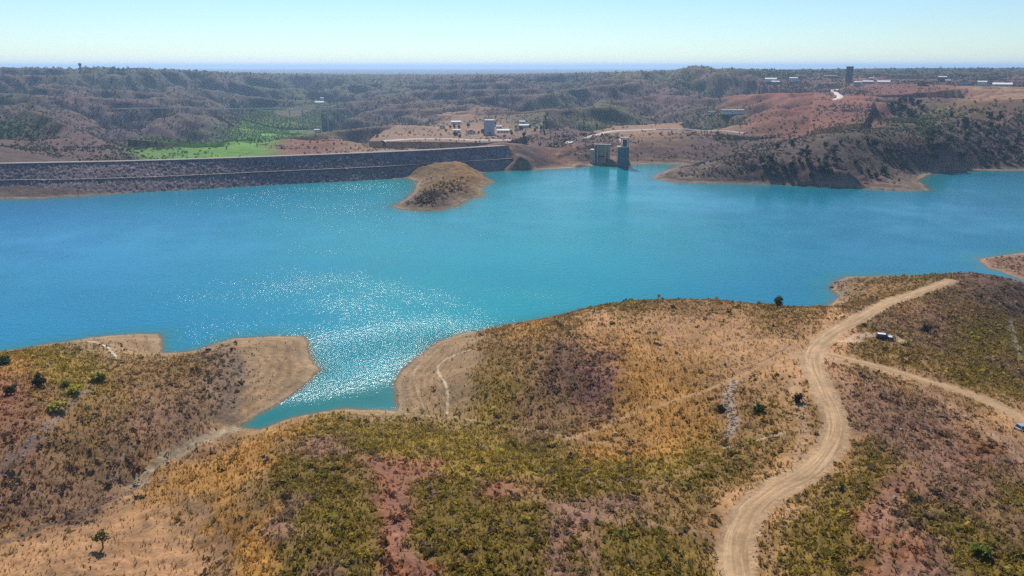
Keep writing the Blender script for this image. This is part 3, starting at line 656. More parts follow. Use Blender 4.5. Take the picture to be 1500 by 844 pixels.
def tuft_proto(n, seed):
    g = np.random.default_rng(seed); V = []; F = []
    for k in range(n):
        a = g.uniform(0, 2*PI); l = g.uniform(.2, .6); i = len(V); w = .13
        dx, dy = math.cos(a), math.sin(a)
        V += [np.array([-dy*w, dx*w, -.1]), np.array([dy*w, -dx*w, -.1]), np.array([dx*l+dy*w*.6, dy*l-dx*w*.6, g.uniform(.7, 1.1)]), np.array([dx*l-dy*w*.6, dy*l+dx*w*.6, g.uniform(.7, 1.1)])]
        F.append((i, i+1, i+2, i+3))
    return np.array(V), np.array(F)
def scatter(name, protos, x, y, z, sc, sz, colr, label, mat, cat, jitter=.28):
    n = len(x); pid = RNG.integers(0, len(protos), n); VV_ = []; FF = []; CC = []; off = 0
    for k, (pv, pf) in enumerate(protos):
        m = np.where(pid == k)[0]
        if not len(m): continue
        a = RNG.uniform(0, 2*PI, len(m)); ca, sa = np.cos(a), np.sin(a); s = sc[m]; asp = RNG.uniform(.8, 1.25, len(m))
        X = pv[:, 0][None]*(s*asp)[:, None]; Y = pv[:, 1][None]*(s/asp)[:, None]; Zp = pv[:, 2][None]*sz[m][:, None]
        V = np.stack([x[m][:, None]+X*ca[:, None]-Y*sa[:, None], y[m][:, None]+X*sa[:, None]+Y*ca[:, None], z[m][:, None]+Zp], -1)
        nf = len(pf); j = np.repeat(1+RNG.normal(0, jitter, (len(m), nf)), 4, axis=1)[..., None].clip(.35, 1.8)
        CC.append((colr[m][:, None, :]*j).reshape(-1, 3)); VV_.append(V.reshape(-1, 3))
        FF.append((pf[None]+(np.arange(len(m))*len(pv))[:, None, None]+off).reshape(-1, 4)); off += len(m)*len(pv)
    ob = make_mesh(name, np.concatenate(VV_), np.concatenate(FF), mat, np.clip(np.concatenate(CC), .008, .7))
    return tag(ob, label, cat, kind='stuff')
def polar_pts(n, t0, t1, r0, r1, power=2.0):
    th = RNG.uniform(t0, t1, n)
    if power == 2: r = np.sqrt(RNG.uniform(r0*r0, r1*r1, n))
    else: r = np.exp(RNG.uniform(math.log(r0), math.log(r1), n))
    return r*np.sin(th), r*np.cos(th)
def line_clear(x, y):                        # 0 on paths, 1 off them
    k = np.ones(len(x))
    for P, w, c, s in LW:
        m = (x > P[:, 0].min()-5) & (x < P[:, 0].max()+5) & (y > P[:, 1].min()-5) & (y < P[:, 1].max()+5)
        if m.any():
            q = seg_dist(x[m], y[m], P); kk = np.ones(len(x)); kk[m] = 1-s*.8*(1-sstep(w*.7, w*1.5, q)); k *= kk
    for P, W in ((ROAD, RW), (TRACK, TW)):
        q = seg_dist(x, y, P); k *= sstep(W+.3, W+1.3, q)
    return k
# near shrubs
AREA = .74*2/2*(470**2-75**2); DMAX = 2.2
n = int(AREA*DMAX*1.9); x, y = polar_pts(n, -.74, .74, 75, 470)
C = cover(x, y); d = shore_d(x, y)
cl = .8+1.3*fbm(x, y, 3.2, 3, 501)+.6*fbm(x, y, 14., 3, 505)
pk = C[:, 3]*np.clip(cl, .02, 2.2)*.88/(DMAX*1.9)
pk *= np.clip((d-1.5)/10, 0, 1)*line_clear(x, y)
m = RNG.random(n) < pk; x, y, C = x[m], y[m], C[m]; z = ground_z(x, y); r = np.hypot(x, y)
sc = RNG.lognormal(-1.08, .48, len(x)).clip(.15, 1.5); sz = sc*RNG.uniform(.75, 1.3, len(x))
hue = RNG.normal(0, 1, len(x)); cc = C[:, 4:7]*np.exp(RNG.normal(0, .25, len(x)))[:, None]
cc = cc*np.stack([1+.10*hue, 1+.0*hue, 1-.10*hue], 1)
dead = RNG.random(len(x)) < .14; cc[dead] = np.array([.20, .135, .085])*np.exp(RNG.normal(0, .25, dead.sum()))[:, None]
nm = r < 190
pa = [clump_proto(14, 600+k, size=.48) for k in range(8)]; pb = [clump_proto(7, 640+k, size=.62) for k in range(6)]
print('shrubs', nm.sum(), (~nm).sum())
scatter('low_shrubs', pa, x[nm], y[nm], z[nm], sc[nm], sz[nm], cc[nm], 'low olive and brown scrub covering the near slopes', M['leaf'], 'scrub')
scatter('hillside_shrubs', pb, x[~nm], y[~nm], z[~nm], sc[~nm]*1.1, sz[~nm]*1.05, cc[~nm], 'low scrub dotted over the peninsula and the slopes beside the water', M['leaf'], 'scrub')
# tufts
n = 700000; x, y = polar_pts(n, -.72, .72, 75, 330)
A2 = .72*(330**2-75**2); C = cover(x, y); d = shore_d(x, y)
pk = C[:, 7]*A2/n*np.clip(.7+.9*fbm(x, y, 3., 3, 520), .05, 2)*np.clip((d-1.5)/8, 0, 1)*line_clear(x, y)
m = RNG.random(n) < pk; x, y, C = x[m], y[m], C[m]; z = ground_z(x, y)
sc = RNG.uniform(.25, .6, len(x)); cc = C[:, 8:11]*np.exp(RNG.normal(0, .25, len(x)))[:, None]
print('tufts', len(x))
scatter('dry_grass', [tuft_proto(5, 700+k) for k in range(6)], x, y, z, sc*1.15, sc*1.1, cc, 'dry golden grass tufts on the near slopes', M['straw'], 'grass')
# far woodland and scrub
n = 380000; x, y = polar_pts(n, -.68, .68, 540, 4500, 0)
C = cover(x, y); d = shore_d(x, y); r = np.hypot(x, y)
cl = .6+.9*fbm(x, y, 60., 3, 541)+.5*fbm(x, y, 14., 2, 545)
gul = 1.35-1.15*sstep(.35, .95, ridges(x, y)); pk = C[:, 3]*np.clip(cl, .03, 2)*gul*np.clip((d-8)/12, 0, 1)*.85*np.clip((r/1100)**1.3, .3, 1)*np.where((x > 280) & (r < 1050), .7, 1)
damd = seg_dist(x, y, crest[::20]); pk *= (damd > 95) | (r > 900)
vil = inside(x, y, VIL); pk[vil] *= .3
m = RNG.random(n) < pk; x, y, C, r = x[m], y[m], C[m], r[m]; z = ground_z(x, y)
nearw = (r < 900)
sc = np.where(nearw, RNG.uniform(.7, 1.9, len(x)), RNG.uniform(1.2, 2.8, len(x))*np.clip(r/1500, .9, 2.2)); sc *= .82; sz = sc*RNG.uniform(.9, 1.5, len(x))
cc = C[:, 4:7]*np.exp(RNG.normal(0, .3, len(x)))[:, None]
print('far trees', len(x))
iv = inside(x, y, VAL)
pc = [clump_proto(9, 660+k, flat=1.0, size=.6) for k in range(6)]
scatter('far_woodland', pc, x[~iv], y[~iv], z[~iv], sc[~iv], sz[~iv], cc[~iv], 'scattered dark trees and scrub over the far hills', M['leaf'], 'woodland')
# orchard rows in the valley
VA = np.array(VAL); gx_, gy_ = np.meshgrid(np.arange(VA[:, 0].min(), VA[:, 0].max(), 6.), np.arange(VA[:, 1].min(), VA[:, 1].max(), 11.)); x, y = gx_.ravel(), gy_.ravel()
x = x+RNG.normal(0, .6, len(x)); y = y+RNG.normal(0, .6, len(y)); m = inside(x, y, VAL) & (fbm(x, y, 110., 3, 560) > -.3); x, y = x[m], y[m]; z = ground_z(x, y)
scatter('orchard', pc, x, y, z, RNG.uniform(1.9, 3.0, len(x)), RNG.uniform(2.2, 3.6, len(x)), np.array([.07, .15, .035])*np.exp(RNG.normal(0, .3, len(x)))[:, None], 'green orchard rows on the valley floor behind the dam', M['leaf'], 'orchard')
# loose stones
def rock_proto(seed):
    g = np.random.default_rng(seed); V = np.array([(x_, y_, z_) for z_ in (-.5, .6) for x_, y_ in ((-1, -1), (1, -1), (1, 1), (-1, 1))])*.6*g.uniform(.6, 1.2, (8, 3)); V[4:, :2] *= .7
    return V, np.array([(4,5,6,7),(0,1,5,4),(1,2,6,5),(2,3,7,6),(3,0,4,7)])
xs, ys, ss = [], [], []
for px, w, cnt, s0 in ((ROADPX[2:12], 4.2, 420, .17), ([(1060,650),(1040,570),(1100,520)], 6, 80, .25), ([(30,760),(150,700),(300,640)], 9, 120, .22), ([(420,520),(400,560),(380,590)], 4, 90, .25), ([(600,530),(590,570),(600,595)], 3, 90, .22), ([(1075,560),(1066,590),(1075,615),(1068,640)], 1.3, 150, .35), ([(0,690),(40,655),(70,625),(110,585)], 1.4, 80, .28), ([(172,700),(205,714),(240,705)], 2., 90, .35),
                       ([(1240,425),(1226,436),(1218,424),(1222,414),(1260,411)], 3.0, 160, .6), ([(640,258),(628,262),(630,270)], 3.0, 25, 1.0), ([(880,610),(930,640),(960,650)], 4, 60, .35),
                       ([(860,655),(890,662)], 4, 30, .3), ([(1380,640),(1300,700),(1270,760)], 8, 160, .25), ([(590,720),(600,830)], 2.5, 130, .22), ([(1120,840),(1130,780),(1160,745)], 3, 130, .28)):
    P = pick(px); t = RNG.uniform(0, len(P)-1, cnt)
    xs.append(np.interp(t, range(len(P)), P[:, 0])+RNG.normal(0, w*.6, cnt)); ys.append(np.interp(t, range(len(P)), P[:, 1])+RNG.normal(0, w*.6, cnt)); ss.append(s0*RNG.lognormal(-.2, .4, cnt))
xs, ys, ss = map(np.concatenate, (xs, ys, ss)); k = (seg_dist(xs, ys, ROAD) > RW+.3) & (shore_d(xs, ys) > .3); xs, ys, ss = xs[k], ys[k], ss[k]
def scat5(name, protos, x, y, z, s, colr, label, cat):
    V_, F_2, C_ = [], [], []; off = 0
    for i in range(len(x)):
        pv, pf = protos[i % len(protos)]; a = RNG.uniform(0, 2*PI); R_ = np.array([[math.cos(a), -math.sin(a)], [math.sin(a), math.cos(a)]])
        v = pv*s[i]; v[:, :2] = v[:, :2]@R_.T; V_.append(v+np.array([x[i], y[i], z[i]])); F_2.append(pf+off); off += len(pv); C_.append(np.repeat(colr[i][None], len(pv), 0))
    return tag(make_mesh(name, np.concatenate(V_), np.concatenate(F_2), M['straw'], np.concatenate(C_)), label, cat, kind='stuff')
scat5('loose_stones', [rock_proto(k) for k in range(6)], xs, ys, ground_z(xs, ys), ss, np.array([.40, .34, .30])*np.exp(RNG.normal(0, .3, len(xs)))[:, None], 'pale loose stones along gullies and the shore', 'stones')

# ------------------------------------------------------------------ single trees and bushes
def leaf_cloud(w, h, n, seed, zc=.5, leaf=.35, lumps=9):
    g = np.random.default_rng(seed); cen = g.normal(0, 1, (lumps, 3)); cen /= np.linalg.norm(cen, axis=1)[:, None]; cen *= g.uniform(.25, .72, (lumps, 1))
    V = []; F = []; cl_ = []
    for k in range(n):
        c = cen[g.integers(lumps)]+g.normal(0, .20, 3); c = c*np.array([w/2, w/2, h/2]); nn = g.normal(0, 1, 3)+c*.4; nn /= np.linalg.norm(nn)
        t = np.cross(nn, g.normal(0, 1, 3)); t /= np.linalg.norm(t); b_ = np.cross(nn, t); s = leaf*g.uniform(.5, 1.1); i = len(V); c = c+np.array([0, 0, zc])
        c[2] = max(c[2], s*.3)
        for p_, q_ in ((-1, -.6), (1, -.7), (.6, 1), (-.8, .8)): V.append(c+s*.5*(t*p_+b_*q_))
        F.append((i, i+1, i+2, i+3)); cl_ += [g.normal(1, .25)]*4
    return np.array(V), np.array(F), np.clip(cl_, .4, 1.7)
def bush(px, py, w, h, c, label, seed, name='bush', trunk=.0, cat='bush', n=420, group=None):
    P = pick([(px, py)])[0]; z = float(ground_z(P[0], P[1])[0]); root = empty(name, (float(P[0]), float(P[1]), z)); tag(root, label, cat, group)
    V, F, k = leaf_cloud(w, h, n, seed, zc=trunk+h*.42, leaf=w*.13); make_mesh('crown' if trunk else 'foliage', V, F, M['leaf'], np.array(c)*k[:, None], parent=root)
    t = MB(); t.tube((0, 0, -.4), (w*.02, 0, trunk+h*.35), .05*w, .03*w, 7)
    for q in range(4):
        a = q*1.6+seed; t.tube((w*.01, 0, trunk+h*.12), (math.cos(a)*w*.27, math.sin(a)*w*.27, trunk+h*.55), .025*w, .01*w, 5)
    t.build('trunk' if trunk else 'stem', M['bark'], root); return root
bush(151,803,3.0,3.0,(.17,.155,.05),'small lone olive green tree on the bare tan knoll',1,'small_tree',1.1,'tree',330)
bush(1140,449,4.4,3.8,(.05,.085,.025),'round dark green tree on the ridge edge against the water',2,'round_tree',.5,'tree',600)
bush(57,566,4.6,4.2,(.035,.045,.02),'darkest round bush, on the orange field edge of the point',3,'dark_bush')
bush(8,533,5.0,2.8,(.06,.10,.025),'dark green bush at the water side edge of the point, cut by the frame',4)
bush(16,578,3.6,3.4,(.05,.06,.025),'dull dark bush standing on the orange field',5,'dark_bush')
bush(146,559,5.6,3.2,(.42,.37,.07),'wide yellow green bush on its own above the grey gully slope',6,'yellow_bush')
bush(112,576,5.4,3.2,(.40,.36,.07),'yellow green bush in the middle of the bush row',7,'yellow_bush')
bush(85,601,5.4,3.0,(.42,.37,.07),'yellow green bush at the lower corner of the orange field',8,'yellow_bush')
bush(96,566,4.0,2.2,(.36,.31,.07),'smaller yellow bush next to the darkest bush',9,'yellow_bush')
bush(1169,590,3.0,3.2,(.055,.04,.025),'dark brown bush beside the bend of the dirt road',10,'dark_bush')
bush(1112,604,3.4,2.2,(.08,.095,.02),'green bush between the pale stones and the dirt road',11)
bush(1357,486,4.2,2.2,(.05,.06,.03),'dark low bush on the slope behind the off-road car',12,'dark_bush')
bush(1055,603,3.0,1.8,(.07,.06,.02),'low brown bush just beside the pale stone streak',13)
bush(1435,812,3.4,1.8,(.20,.22,.045),'bright green bush on the near slope below the side track',14,'green_bush')
bush(1012,438,1.8,1.6,(.05,.06,.03),'tiny dark bush on the peninsula skyline',15,'dark_bush',n=200)
bush(1265,478,2.2,1.3,(.06,.06,.03),'small dark bush between the road and the off-road car',16,'dark_bush',n=220)
# dark trees on the right bank and near the village (each its own object, copies share mesh)
V, F, k = leaf_cloud(1, 1.15, 90, 31, zc=.5, leaf=.28, lumps=7); V2, F2_, k2 = leaf_cloud(1, 1.15, 90, 32, zc=.5, leaf=.28, lumps=6)
src = [make_mesh('bank_tree', V, F, M['leaf'], np.array((.035,.05,.03))*k[:, None], link=False), make_mesh('bank_tree', V2, F2_, M['leaf'], np.array((.045,.06,.03))*k2[:, None], link=False)]
cnt = 0
def grove(poly, n, smin, smax, label, group, seed):
    g = np.random.default_rng(seed); P = []
    A = np.array(poly, float)
    while len(P) < n:
        q = (g.uniform(A[:, 0].min(), A[:, 0].max()), g.uniform(A[:, 1].min(), A[:, 1].max()))
        if inside(np.array([q[0]]), np.array([q[1]]), A)[0]: P.append(q)
    W_ = pick(P); Zs = ground_z(W_[:, 0], W_[:, 1]); dd = shore_d(W_[:, 0], W_[:, 1])
    for i in range(n):
        if dd[i] < 5: continue
        o_ = src[i % 2].copy(); COL.objects.link(o_); s = g.uniform(smin, smax)
        o_.location = (W_[i, 0], W_[i, 1], Zs[i]-.2); o_.scale = (s, s*g.uniform(.85, 1.1), s*g.uniform(.8, 1.15)); o_.rotation_euler = (0, 0, g.uniform(0, 6.28)); tag(o_, label, 'tree', group)
grove([(1130,212),(1290,205),(1330,235),(1320,262),(1150,262),(1110,240)], 55, 4, 8, 'dark round tree on the steep right hand promontory bank', 'dark trees on the promontory bank', 41)
grove([(1380,170),(1500,160),(1500,246),(1400,246),(1340,225)], 60, 4, 9, 'dark round tree on the wooded bank behind the right hand bay', 'dark trees on the bank by the bay', 42)
grove([(1300,148),(1360,150),(1350,172),(1305,172)], 22, 5, 9, 'dark tree in the hollow under the hilltop houses', 'dark trees in the hollow', 43)
grove([(640,184),(800,182),(800,200),(640,202)], 34, 4, 7, 'dark tree among the village houses by the white block', 'dark trees in the village', 44)

# ------------------------------------------------------------------ buildings
def spot(px, py):
    P = pick([(px, py)])[0]; return float(P[0]), float(P[1]), float(ground_z(P[0], P[1])[0])
def house(px, py, wpx, hpx, label, roof='flat', wall='white', depth=.8, name='house', cat='house', floors=1, rz=0.0):
    x, y, z = spot(px, py); R = math.sqrt(x*x+y*y+(CAM_H-z)**2); w = 1.15*wpx/FPX*R; h = max(1.0*hpx/FPX*R, 2.8); d = w*depth
    root = empty(name, (x, y, z), math.atan2(-x, y)+rz); tag(root, label, cat)
    MB().box((0, 0, h/2-.8), (w, d, h+1.6)).build('wall', M[wall], root)
    if roof == 'flat' and 'flat roofed' not in label:
        q = d/2+.4; MB().prism([(-q, h+.02), (q, h+.02), (q, h+.2), (0, h+.2+d*.11), (-q, h+.2)], -w/2-.4, w/2+.4).build('roof', M['dgrey'] if 'dark roof' in label else M['white'], root).rotation_euler = (0, 0, PI/2)
    elif roof == 'flat':
        MB().box((0, 0, h+.15), (w+.6, d+.6, .3)).build('roof', M['concrete'] if wall != 'grey' else M['grey'], root)
    else:
        o_ = .4; MB().prism([(-w/2-o_, h+.02), (w/2+o_, h+.02), (w/2+o_, h+.25), (0, h+.25+w*.18), (-w/2-o_, h+.25)], -d/2-o_, d/2+o_).build('roof', M['tile'], root)
    k = max(2, int(w/4))
    for f_ in range(floors):
        for i in range(k):
            if f_ == 0 and i == k//2: 
                MB().box((-w/2+(i+.5)*w/k, -d/2-.03, 1.1), (1.2, .12, 2.2)).build('door', M['dark'], root); continue
            MB().box((-w/2+(i+.5)*w/k, -d/2-.03, h/floors*(f_+.55)), (min(1.6, w/k*.5), .12, min(1.4, h*.4))).build('window', M['glass'], root)
    return root
# the tall white block in the village
x, y, z = spot(717, 198); R = math.hypot(x, y); s = R/FPX
tb = empty('block_tower', (x, y, z), math.atan2(-x, y)-.25); tag(tb, 'tall plain white block tower rising above the village behind the dam', 'tower')
W_, H_ = 13.5*s, 21*s
MB().box((0, 0, H_/2-1), (W_, W_*.75, H_+2)).build('wall', M['grey'], tb); MB().box((0, 0, H_+.3), (W_+.5, W_*.75+.5, .6)).build('roof', M['white'], tb)
MB().box((W_*.1, -W_*.375-.05, 3.2*s), (2.6*s, .2, 3.4*s)).build('door', M['dark'], tb)
MB().box((W_*.5+.1, 0, H_*.5), (.3, W_*.3, H_*.8)).build('stair_panel', M['white'], tb)
for a in (
 (668,181.5,12,3,'long low white house topmost in the village behind the dam','flat'),
 (686,184,4.5,4,'tiny square white house between the village roofs','gable'),
 (669,194,9,3.5,'bright white house nearest the yellow bank in the village','flat'),
 (690,196,11,3.5,'low house with dark openings in front of the village block','gable'),
 (648,188,7,3,'small pale house at the village edge toward the quarry','gable'),
 (737,194,15,3.2,'long white hall beside the tall block tower','flat'),
 (731,188,7,3,'small white house behind the long white hall','flat'),
 (765,181,7,3,'small white house highest at the east end of the village','flat'),
 (768,187,12,3.5,'stepped white house at the east end of the village','flat'),
 (757,192,6,3,'small pale house below the stepped white house','gable'),
 (468,153,10,3,'white farmhouse in the far green valley','flat'),
 (472,150,4,6,'narrow white tower house behind the valley farmhouse','flat'),
 (463,174,6,2.5,'small white farm shed at the top of the orchards','flat'),
 (1129,119,13,3,'long white house on the hilltop beside the green hill','flat'),
 (1136,123,9,3,'grey house just below the long white hilltop house','flat'),
 (1162,120,9,5,'white two storey house alone between green hill and block tower','flat'),
 (1271,123,11,3,'large blue grey house with dark opening near the hilltop block','flat'),
 (1256,126,8,5,'pale grey house wing near the top of the winding road','flat'),
 (1294,123,13,2.8,'long white house beside the blue grey hilltop house','flat'),
 (1216,114,14,2,'long dark roof on the hilltop next to the dark block','flat'),
 (1350,125,9,4,'small red brown house on the orange hilltop','gable'),
 (1380,119,8,5,'dark square house on the orange hilltop skyline','flat'),
 (1388,120,5,2,'tiny white shed touching the dark skyline house','flat'),
 (1412,124,9,4,'dull grey house between dark house and white farm','gable'),
 (1438,126,9,5,'white house with square gable at the start of the long farm','flat'),
 (1468,126,18,2.0,'long low white farm range on the right hilltop','flat'),
 (1276,118,5,3,'dark small tank house above the blue grey house','flat')):
    wall = 'white'
    if 'dark' in a[4] and 'with dark' not in a[4] and 'touching' not in a[4] and 'between' not in a[4]: wall = 'dgrey'
    if 'grey house' in a[4]: wall = 'grey'
    if 'red brown' in a[4]: wall = 'tile'
    house(*a, wall=wall, floors=2 if 'two storey' in a[4] else 1)
house(1073,166,26,5,'wide dark flat roofed house with white walls on the slope','flat','white',.5)
house(1043,167,9,3,'small white annex down the slope from the dark roofed house','flat','white',.6)
# dark block on the right skyline
x, y, z = spot(1243, 119); s = math.hypot(x, y)/FPX; tb = empty('block_tower', (x, y, z), math.atan2(-x, y)); tag(tb, 'dark grey square block tower on the right hand skyline', 'tower')
MB().box((0, 0, 9*s-1), (8.6*s, 7.6*s, 18*s+2)).build('wall', M['dgrey'], tb); MB().box((0, 0, 18*s+.2), (9.4*s, 8.4*s, .9*s)).build('roof', M['dgrey'], tb)
for i in range(4): MB().box((0, -3.8*s-.1, (3.5+i*3.8)*s), (5*s, .3, 1.2*s)).build('window', M['glass'], tb)
def mast(px, py, top, label, dist_thick=.35, kind='mast'):
    x, y, z = spot(px, py); s = math.hypot(x, y)/FPX; h = (py-top)*s; root = empty('radio_mast', (x, y, z)); tag(root, label, 'mast')
    m_ = MB(); w = .9
    for i in range(3):
        a = i*2*PI/3; m_.tube((w*math.cos(a), w*math.sin(a), -1), (w*.5*math.cos(a), w*.5*math.sin(a), h), .16, .12, 5)
    for j in range(12):
        zz = h*j/12; t = 1-.5*j/12; m_.tube((w*t, 0, zz), (-w*t*.5, w*t*.87, zz+h/12), .08, .08, 4); m_.tube((-w*t*.5, w*t*.87, zz), (-w*t*.5, -w*t*.87, zz+h/12), .08, .08, 4)
    m_.build('lattice', M['steel'], root); MB().tube((0, 0, h), (0, 0, h+2.5), .12, .05, 5).build('aerial', M['steel'], root)
mast(992, 99, 78, 'tallest radio mast on the green hill skyline'); mast(960, 104, 90, 'shorter radio mast standing alone beside the green hill'); mast(814, 113, 98, 'small mast on the ridge before the pale plain')
# little water tower on the left skyline
x, y, z = spot(118, 103); s = math.hypot(x, y)/FPX; wt = empty('water_tower', (x, y, z)); tag(wt, 'small dark water tower on the left hand skyline', 'water tower')
MB().tube((0, 0, -2), (0, 0, 5*s), .9*s, .8*s, 10).build('shaft', M['dgrey'], wt); MB().tube((0, 0, 5*s), (0, 0, 8*s), 1.5*s, 2.0*s, 12).tube((0, 0, 8*s), (0, 0, 8.8*s), 2.0*s, .5*s, 12).build('tank', M['dgrey'], wt)
# greenhouses far out on the plain
X, Y, Z = ray(790, 110); r_ = 6800; ghs = empty('greenhouse', (float(X*r_), float(Y*r_), float(ground_z(X*r_, Y*r_)[0]))); tag(ghs, 'long white greenhouse roofs far out on the hazy plain', 'greenhouse')
for i in range(5): MB().prism([(-150+i*62, 0), (-90+i*62, 0), (-90+i*62, 10), (-120+i*62, 18), (-150+i*62, 10)], -60, 60).build('roof_bay', M['white'], ghs)

# ------------------------------------------------------------------ intake tower, spillway, pole
x, y = map(float, at_z(912, 244.5, 0)); tw = empty('intake_tower', (x, y, 0), math.atan2(-x, y)+.06); tag(tw, 'grey concrete intake tower standing in the water at the far bank', 'tower')
MB().box((0, 0, 6.5), (9.6, 9.6, 25)).build('shaft', M['conc_dark'], tw, .1)
for sx in (-1, 1): MB().box((sx*5.0, -4.6, 6.7), (.9, 1.0, 25.6)).build('corner_rib', M['dgrey'], tw)
MB().box((0, -5.1, 6.8), (3.2, .5, 24.8)).build('gate_guide', M['conc_dark'], tw)
for sx in (-.9, .9): MB().box((sx*3.0, -4.85, 6.7), (.25, .3, 24.6)).build('gate_rail', M['steel'], tw)
MB().box((0, 0, 19.5), (11.4, 11.0, .9)).build('top_slab', M['concrete'], tw)
for sx in (-1, 1):
    for sy in (-1, 1): MB().box((1.2+sx*3.4, sy*3.2, 24.0), (.7, .7, 8.1)).build('cabin_column', M['concrete'], tw)
MB().box((1.2, 1.2, 23.2), (4.4, 4.0, 6.4)).build('cabin', M['dgrey'], tw); MB().box((1.2, 0, 28.4), (8.4, 7.6, .6)).build('cabin_roof', M['concrete'], tw)
MB().box((1.2, -.92, 23.8), (2.2, .16, 3.2)).build('window', M['glass'], tw)
rl = MB()
for i in range(9): rl.box((-5.3+i*1.32, -5.2, 20.5), (.1, .1, 1.1))
rl.box((0, -5.2, 21.1), (10.8, .12, .12)); rl.build('railing', M['steel'], tw)
ab = empty('access_bridge', (x, y, 0), math.atan2(-x, y)+.06); tag(ab, 'narrow concrete footbridge from the bank to the intake tower', 'bridge')
MB().box((1.2, 44, 19.5), (3.0, 76, .8)).build('deck', M['concrete'], ab)
for yy in (24, 48): MB().box((1.2, yy, 8), (1.6, 1.4, 22)).build('pier', M['concrete'], ab)
for sx in (-1, 1): MB().box((1.2+sx*1.4, 44, 20.9), (.1, 76, .15)).build('handrail', M['steel'], ab)
x, y = map(float, at_z(882, 241, 0)); sp = empty('spillway', (x, y+3, 0), math.atan2(-x, y)-.1); tag(sp, 'pale concrete spillway walls cut into the bank beside the intake tower', 'spillway')
MB().box((0, 4, 6.5), (15, 2.0, 24)).build('back_wall', M['warm_concrete'], sp)
for dx, hh in ((-7.6, 18.5), (-4.4, 18), (3.4, 17.5)): MB().box((dx, 1.2, hh/2-3), (1.1, 4.4, hh+6)).build('pillar', M['warm_concrete'], sp)
MB().box((-10.3, 6, 5), (4, 12, 18)).build('side_wall', M['warm_concrete'], sp)
MB().box((-.5, 2.9, 7.2), (5.6, .24, 1.6)).build('drain_slot', M['dark'], sp); MB().box((4.8, 2.9, 5.5), (.8, .24, 11)).build('drain_slot', M['dark'], sp)
MB().box((0, 3.2, 19.3), (17, 4.4, .7)).build('coping', M['warm_concrete'], sp)
x, y, z = spot(115, 288.5); pl = empty('gauge_pole', (x, y, z)); tag(pl, 'thin dark pole on the pale strip at the foot of the dam', 'pole')
MB().tube((0, 0, -1), (0, 0, 12.5), .22, .14, 7).build('post', M['dgrey'], pl); MB().box((0, 0, 12.2), (1.2, .2, .5)).build('crossarm', M['dgrey'], pl)

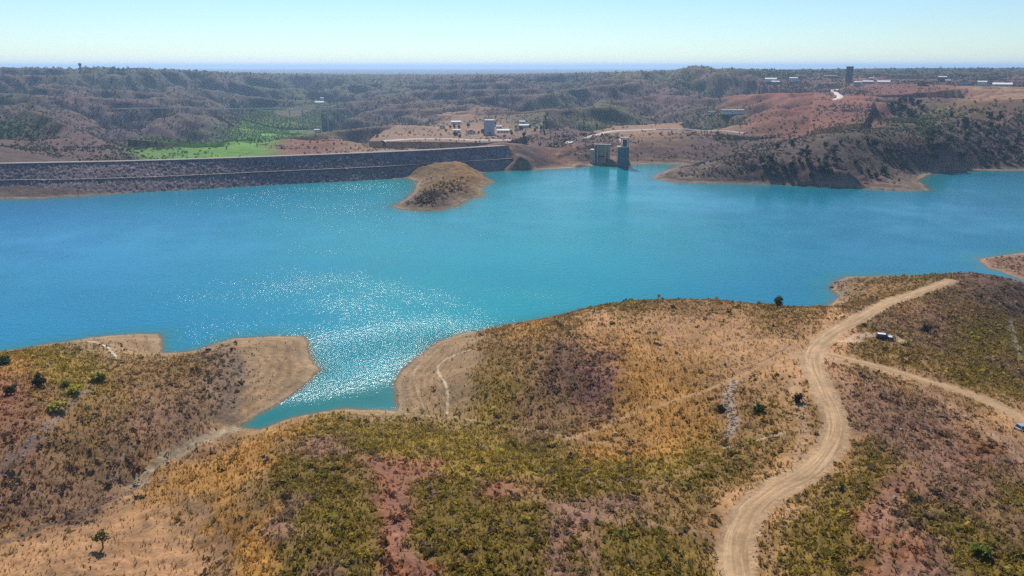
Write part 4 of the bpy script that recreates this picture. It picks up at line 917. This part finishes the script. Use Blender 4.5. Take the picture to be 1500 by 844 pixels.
# ------------------------------------------------------------------ vehicles
def car(px, py, yaw, body, label, pickup=False, name='parked_car', roof_mat=None):
    x, y, z = spot(px, py); root = empty(name, (x, y, z), yaw); tag(root, label, 'car')
    L, Wc = (4.9, 1.85) if pickup else (4.4, 1.8); h0, h1, h2 = .35, 1.02, 1.78 if pickup else 1.6
    a = L/2
    # hull side outline with wheel arches (x along the car)
    def arch(cx, r=.42, n=7): return [(cx+r*math.cos(t), h0+r*.9*math.sin(t)) for t in np.linspace(PI, 0, n)]
    fw, rw = a-.85, -a+.9
    out = [(-a, h0+.1)]+[(-a+.05, h0)]+arch(rw)+arch(fw)+[(a-.05, h0), (a, h0+.15), (a, .80), (a-.12, .95), (a-1.2, h1), (-a+.05, h1), (-a, .9)]
    MB().prism(out, -Wc/2, Wc/2).build('body', body, root, .05)
    cf, cb_ = (a-1.25, -a+.15) if not pickup else (a-1.3, -.75)
    cab = MB(); n = 0
    bot = [(cf, h1), (cb_, h1)]; top = [(cf-.75, h2), (cb_+.28, h2)]
    wv = Wc/2-.04; wt_ = Wc/2-.2
    cab.v = [(cf, -wv, h1), (cf, wv, h1), (cb_, wv, h1), (cb_, -wv, h1), (cf-.7, -wt_, h2), (cf-.7, wt_, h2), (cb_+.25, wt_, h2), (cb_+.25, -wt_, h2)]
    cab.f = [[0,1,5,4],[1,2,6,5],[2,3,7,6],[3,0,4,7],[4,5,6,7],[0,3,2,1]]; cab.build('window_glass', M['cglass'], root, .04)
    MB().box(((cf-.7+cb_+.25)/2, 0, h2+.03), (cf-.95-cb_+.1, wt_*2+.06, .07)).build('roof', roof_mat or body, root, .03)
    if roof_mat: MB().box((a-.68, 0, 1.03), (.95, Wc-.25, .06)).build('bonnet', roof_mat, root, .02)  # pale panel paints the highlight on the bonnet
    pil = MB()
    for s in (-1, 1):
        pil.tube((cf, s*wv, h1), (cf-.7, s*wt_, h2), .045, .045, 5); pil.tube((cb_, s*wv, h1), (cb_+.25, s*wt_, h2), .06, .06, 5)
        xm = (cf+cb_)/2-.15; pil.tube((xm, s*(wv+.01), h1), (xm, s*(wt_+.01), h2), .045, .045, 5)
    pil.build('pillars', body, root)
    if pickup:
        for s in (-1, 1): MB().box((-a+.85, s*(Wc/2-.06), 1.14), (1.5, .1, .24)).build('bed_side', body, root, .02)
        MB().box((-a+.06, 0, 1.14), (.1, Wc-.1, .24)).build('tailgate', body, root, .02)
    for cx in (fw, rw):
        for s in (-1, 1):
            tyre = MB().tube((cx, s*(Wc/2-.24), .36), (cx, s*(Wc/2+.02), .36), .36, .36, 16).build('wheel', M['rubber'], root, .03)
            MB().tube((cx, s*(Wc/2+.0), .36), (cx, s*(Wc/2+.04), .36), .21, .19, 10).build('rim', M['steel'], tyre)
    for s in (-1, 1):
        MB().box((a+.005, s*(Wc/2-.3), .74), (.06, .36, .16)).build('headlight', M['lamp'], root); MB().box((-a-.005, s*(Wc/2-.16), .82), (.05, .16, .28)).build('tail_light', M['red'], root)
        MB().box((cf-.12, s*(Wc/2+.1), h1+.1), (.1, .2, .14)).build('mirror', body, root)
    MB().box((a+.01, 0, .50), (.1, Wc-.1, .2)).build('front_bumper', M['rubber'], root); MB().box((-a-.01, 0, .50), (.1, Wc-.1, .2)).build('rear_bumper', M['rubber'], root)
    return root
car(1295, 497, -.35, M['carshade'], 'off-road car with lit white roof and painted shade on its sides, parked in the bare clearing beside the dirt road', False, 'parked_car', M['carlit'])
car(1503, 630, .15, M['carsilver'], 'silver grey car parked on the side track, cut by the frame')

# ------------------------------------------------------------------ air
hz_ = MB().box((0, 0, 55), (150000, 150000, 200))
m, nt, b = mat_new('air'); nt.nodes.remove(b); out = [n for n in nt.nodes if n.type == 'OUTPUT_MATERIAL'][0]
pv = nt.nodes.new('ShaderNodeVolumePrincipled'); pv.inputs['Density'].default_value = HAZE_DENS; pv.inputs['Color'].default_value = HAZE_COL+(1,); pv.inputs['Anisotropy'].default_value = .3
nt.links.new(pv.outputs[0], out.inputs['Volume'])
hz = hz_.build('haze', m); tag(hz, kind='stuff')
print('min ground', gh.min(), 'max', gh.max())
